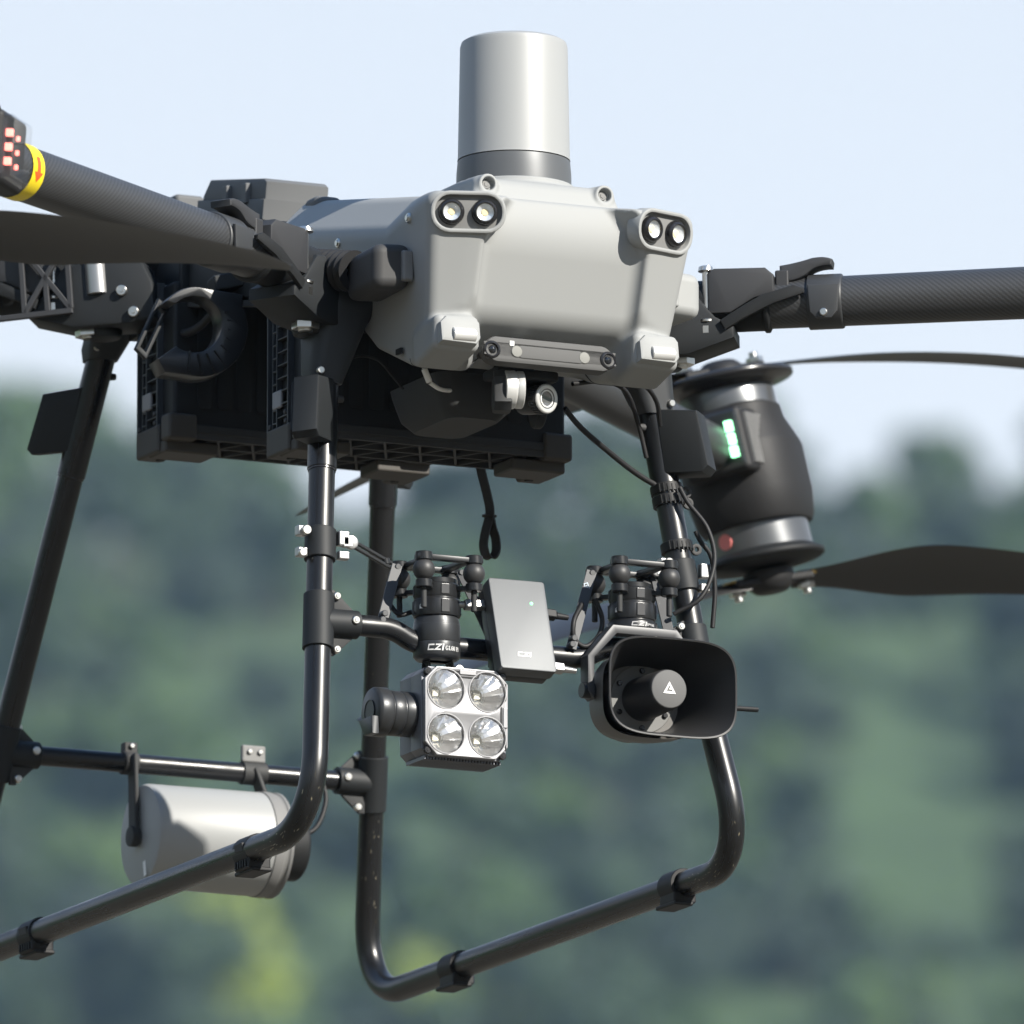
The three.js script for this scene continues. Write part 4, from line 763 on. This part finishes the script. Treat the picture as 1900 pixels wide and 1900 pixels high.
// ---- drum radar slung under the rear cross tube
{
  const t = thing('drum_radar', 'pale grey drum-shaped radar slung under the rear cross tube', 'radar');
  const b = legR(-236), z = b[2] + 30, L = [-109, -381, -1457], c = [L[0] - 6, L[1], z];
  const d = obj('drum', [lathe(c, [1, 0, 0], [[0, 0], [84, 0], [96, 4], [100, 12], [101, 246], [0, 246]], 64, 0)], M.dome, t);
  obj('drum_band', [lathe(add3(c, [246, 0, 0]), [1, 0, 0], [[98, 0], [103, 1], [103, 20], [100, 22], [100, 30], [103, 32], [103, 38], [0, 38]], 64, 0.8)], M.greyPart, t);
  obj('end_cap', [lathe(add3(c, [282, 0, 0]), [1, 0, 0], [[0, 0], [66, 0], [66, 50], [60, 56], [0, 56]], 48, 2)], M.black, t);
  obj('label', patch(add3(c, [-0.8, -70, 30]), [0, 0.2, 0.98], [0, 0.98, -0.2], 12, 30), M.white, d);
  obj('hanger', [beam([c[0] - 10, c[1] - 10, z], [c[0] - 8, -222, z - 12], 34, 10, [1, 0, 0], 4), lathe([c[0] - 4, c[1] - 4, z], [-1, 0, 0], [[0, 0], [20, 0], [20, 16], [0, 18]], 28, 1), lathe([c[0] - 24, -236, b[2]], [1, 0, 0], [[18, 0], [23, 0], [23, 30], [18, 30]], 32, 1), box([c[0] - 8, -208, b[2]], [28, 24, 20], 3)], M.darkGrey, t);
  obj('hanger', [beam([c[0] + 292, c[1] + 20, z], [c[0] + 250, -230, z - 20], 34, 10, [1, 0, 0], 4), lathe([c[0] + 228, -236, b[2]], [1, 0, 0], [[18, 0], [23, 0], [23, 50], [18, 50]], 32, 1)], M.darkGrey, t);
  obj('hanger_plate', [box([c[0] + 250, -200, b[2] + 8], [50, 34, 12], 4)], M.greyPart, t);
  obj('bolt', [[-8, -204, b[2] + 12], [240, -196, b[2] + 15], [262, -196, b[2] + 15]].map(p => cyl([c[0] + p[0], p[1], p[2]], [c[0] + p[0], p[1], p[2] + 5], 5, 5, 12)), M.steel, t);
  obj('cable', [wire([[c[0] + 330, c[1] + 20, z], [c[0] + 372, c[1] + 40, z], [c[0] + 400, c[1] + 100, z - 10], [c[0] + 396, -240, z - 20]], 5)], M.rubber, t);
  settle(t);
}
settle(drone);

// ================================================================ SETTING
const camDir = new THREE.Vector3(); camera.getWorldDirection(camDir);
const away = new THREE.Vector3(camDir.x, 0, camDir.z).normalize(), across = new THREE.Vector3(-away.z, 0, away.x);
const cam0 = camera.position.clone().setY(0);
const out = (d, s, y = 0) => cam0.clone().addScaledVector(away, d).addScaledVector(across, s).setY(y);
const hillY = (d, s) => { // flat airfield, then a wooded slope
  const q = Math.max(0, Math.min(1, (d - 420) / 460)), k = q * q * (2.2 - 1.2 * q);
  return k * (175.5 + 2.2 * Math.sin(s * 0.21 + 0.4) + 1.5 * Math.sin(s * 0.47 + 2)) + 0.8 * Math.sin(d * 0.11 + s * 0.2) * Math.min(1, q * 4);
};
{ // wooded hills close the valley on every side
  const pos = [], idx = [], uv = [], rs = [], N = 120; for (let r = 330; r <= 1500; r += r < 900 ? 12 : 60) rs.push(r);
  for (const r of rs) for (let i = 0; i <= N; i++) { const a = i / N * 2 * Math.PI, d = r * Math.cos(a), s = r * Math.sin(a), p = out(d, s, hillY(r, s)); pos.push(p.x, p.y, p.z); uv.push(r / 14, a * 50); }
  for (let i = 0; i < rs.length - 1; i++) for (let j = 0; j < N; j++) { const a = i * (N + 1) + j; idx.push(a, a + 1, a + N + 1, a + 1, a + N + 2, a + N + 1); }
  const g = new THREE.BufferGeometry(); g.setAttribute('position', new THREE.Float32BufferAttribute(pos, 3)); g.setAttribute('uv', new THREE.Float32BufferAttribute(uv, 2)); g.setIndex(idx); g.computeVertexNormals();
  const woodMap = noiseTex(256, (i, j) => { const v = nz1(i, j) * 0.5 + nz2(i, j) * 0.3 + nz3(i, j) * 0.2; return [34 + 46 * v, 48 + 56 * v, 30 + 30 * v]; }, true);
  const hill = new THREE.Mesh(g, new THREE.MeshStandardMaterial({ map: woodMap, roughness: 0.95, side: THREE.DoubleSide })); hill.name = 'hillside'; hill.userData.kind = 'structure'; hill.receiveShadow = true; scene.add(hill);
}
// crowns of leaf clumps: many small tilted leaf faces through the volume of several lobes
function crownGeo(R, Hh, leaves, size) {
  const pos = [], nor = [], idx = []; const lobes = [];
  for (let i = 0; i < 9; i++) { const a = rnd() * 6.283, r = R * 0.62 * Math.sqrt(rnd()); lobes.push([Math.cos(a) * r, Hh * (0.25 + 0.6 * rnd()) * (1 - 0.35 * r / R), Math.sin(a) * r, R * (0.28 + 0.25 * rnd())]); }
  for (let i = 0; i < leaves; i++) {
    const l = lobes[Math.floor(rnd() * lobes.length)], u = norm3([rnd() - 0.5, rnd() - 0.42, rnd() - 0.5]), k = l[3] * Math.pow(0.25 + 0.75 * rnd(), 0.5);
    const c = [l[0] + u[0] * k, l[1] + u[1] * k * 0.85, l[2] + u[2] * k], n = norm3([u[0] + rnd() - 0.5, u[1] + 0.5 + rnd() - 0.5, u[2] + rnd() - 0.5]), x = perp(n), y = cross3(n, x), w = size * (0.6 + 0.8 * rnd()), a = rnd() * 6.28;
    const X = add3(x.map(v => v * Math.cos(a)), y, Math.sin(a)), Y = cross3(n, X), b = pos.length / 3;
    for (const [p, q] of [[-1, 0], [0, -0.55], [1, 0], [0, 0.55]]) { pos.push(...add3(add3(c, X, p * w), Y, q * w)); nor.push(...n); }
    idx.push(b, b + 1, b + 2, b, b + 2, b + 3);
  }
  const g = new THREE.BufferGeometry(); g.setAttribute('position', new THREE.Float32BufferAttribute(pos, 3)); g.setAttribute('normal', new THREE.Float32BufferAttribute(nor, 3)); g.setIndex(idx); return g;
}
const leafM = (r, g, b) => new THREE.MeshPhysicalMaterial({ color: lin(r, g, b), roughness: 0.9, transmission: 0.3, thickness: 0, side: THREE.DoubleSide });
const bark = new THREE.MeshStandardMaterial({ color: lin(0.06, 0.05, 0.04), roughness: 0.95 });
const leafTones = [leafM(0.064, 0.130, 0.032), leafM(0.036, 0.080, 0.030), leafM(0.098, 0.18, 0.036), leafM(0.026, 0.058, 0.032), leafM(0.30, 0.38, 0.05)];
const kinds = [crownGeo(3.2, 6.5, 1500, 0.34), crownGeo(2.6, 7.5, 1400, 0.32), crownGeo(3.8, 6, 1600, 0.36), crownGeo(2.2, 3.4, 1000, 0.28)];
const trunkGeo = new THREE.CylinderGeometry(0.10, 0.24, 4.2, 8); trunkGeo.translate(0, 1.7, 0);
function tree(k, tone, d, s, size, label, cat = 'tree', group = 'trees on the hillside') {
  const t = new THREE.Group(); t.name = numbered(cat === 'bush' ? 'bush' : 'tree'); t.userData = { label, category: cat, group };
  const tr = new THREE.Mesh(trunkGeo, bark); tr.name = 'trunk'; const cr = new THREE.Mesh(kinds[k], leafTones[tone]); cr.name = 'crown'; cr.position.y = k === 3 ? 0 : 2.0;
  for (const m of [tr, cr]) { m.castShadow = m.receiveShadow = true; t.add(m); } if (k === 3) tr.scale.set(0.7, 0.4, 0.7);
  t.position.copy(out(d, s, hillY(d, s) - 0.2)); t.rotation.y = rnd() * 6.28; t.scale.setScalar(size); scene.add(t); return t;
}
for (let i = 0; i < 240; i++) {
  const d = 750 + 138 * rnd(), s = (rnd() - 0.5) * 66, f = rnd();
  tree(f < 0.8 ? Math.floor(rnd() * 3) : 3, f < 0.32 ? 1 : f < 0.6 ? 3 : f < 0.78 ? 0 : 2, d, s, 0.7 + 0.5 * rnd(), 'out of focus green tree in the wood on the far hillside');
}
tree(1, 0, 866, 20, 1.4, 'tall pale green tree on the skyline to the right of the motor', 'tree', 'trees on the hillside');
tree(2, 2, 860, 24.5, 1.0, 'broad tree at the right edge below the skyline', 'tree', 'trees on the hillside');
[[768, -14.6, 2.3, 'largest yellow-green bush at the bottom of the hillside, lower left'], [762, -3.3, 1.7, 'yellow-green bush at the bottom edge below the rear skid bend'], [786, -20.5, 1.5, 'light green bush behind the drum radar'], [796, 21.6, 0.95, 'light green bush in the lower right of the hillside'], [808, -8.5, 1.3, 'light green bush behind the left front leg'], [794, 2.7, 1.3, 'light green bush between the searchlight and the skid'], [828, 17.2, 1.3, 'light green bush to the right of the loudspeaker']].forEach(([d, s, k, l], i) => tree(3, i < 2 ? 4 : 2, d, s, k, l, 'bush', 'bushes on the hillside'));
{ // dry pale ground under and around the drone
  const g = new THREE.CircleGeometry(420, 96); g.rotateX(-Math.PI / 2);
  const gm = noiseTex(256, (i, j) => { const v = nz1(i, j) * 0.45 + nz2(i, j) * 0.35 + nz3(i, j) * 0.2; return [84 + 34 * v, 79 + 32 * v, 69 + 28 * v]; }, true); gm.repeat.set(150, 150);
  const m = new THREE.Mesh(g, new THREE.MeshStandardMaterial({ map: gm, roughness: 0.95 })); m.name = 'ground'; m.userData.kind = 'structure'; m.position.set(0, -0.05, 0); m.receiveShadow = true; scene.add(m);
}
scene.fog = new THREE.FogExp2(new THREE.Color().setRGB(0.5, 0.74, 1.0), 0.00014);
renderer.render(scene, camera);
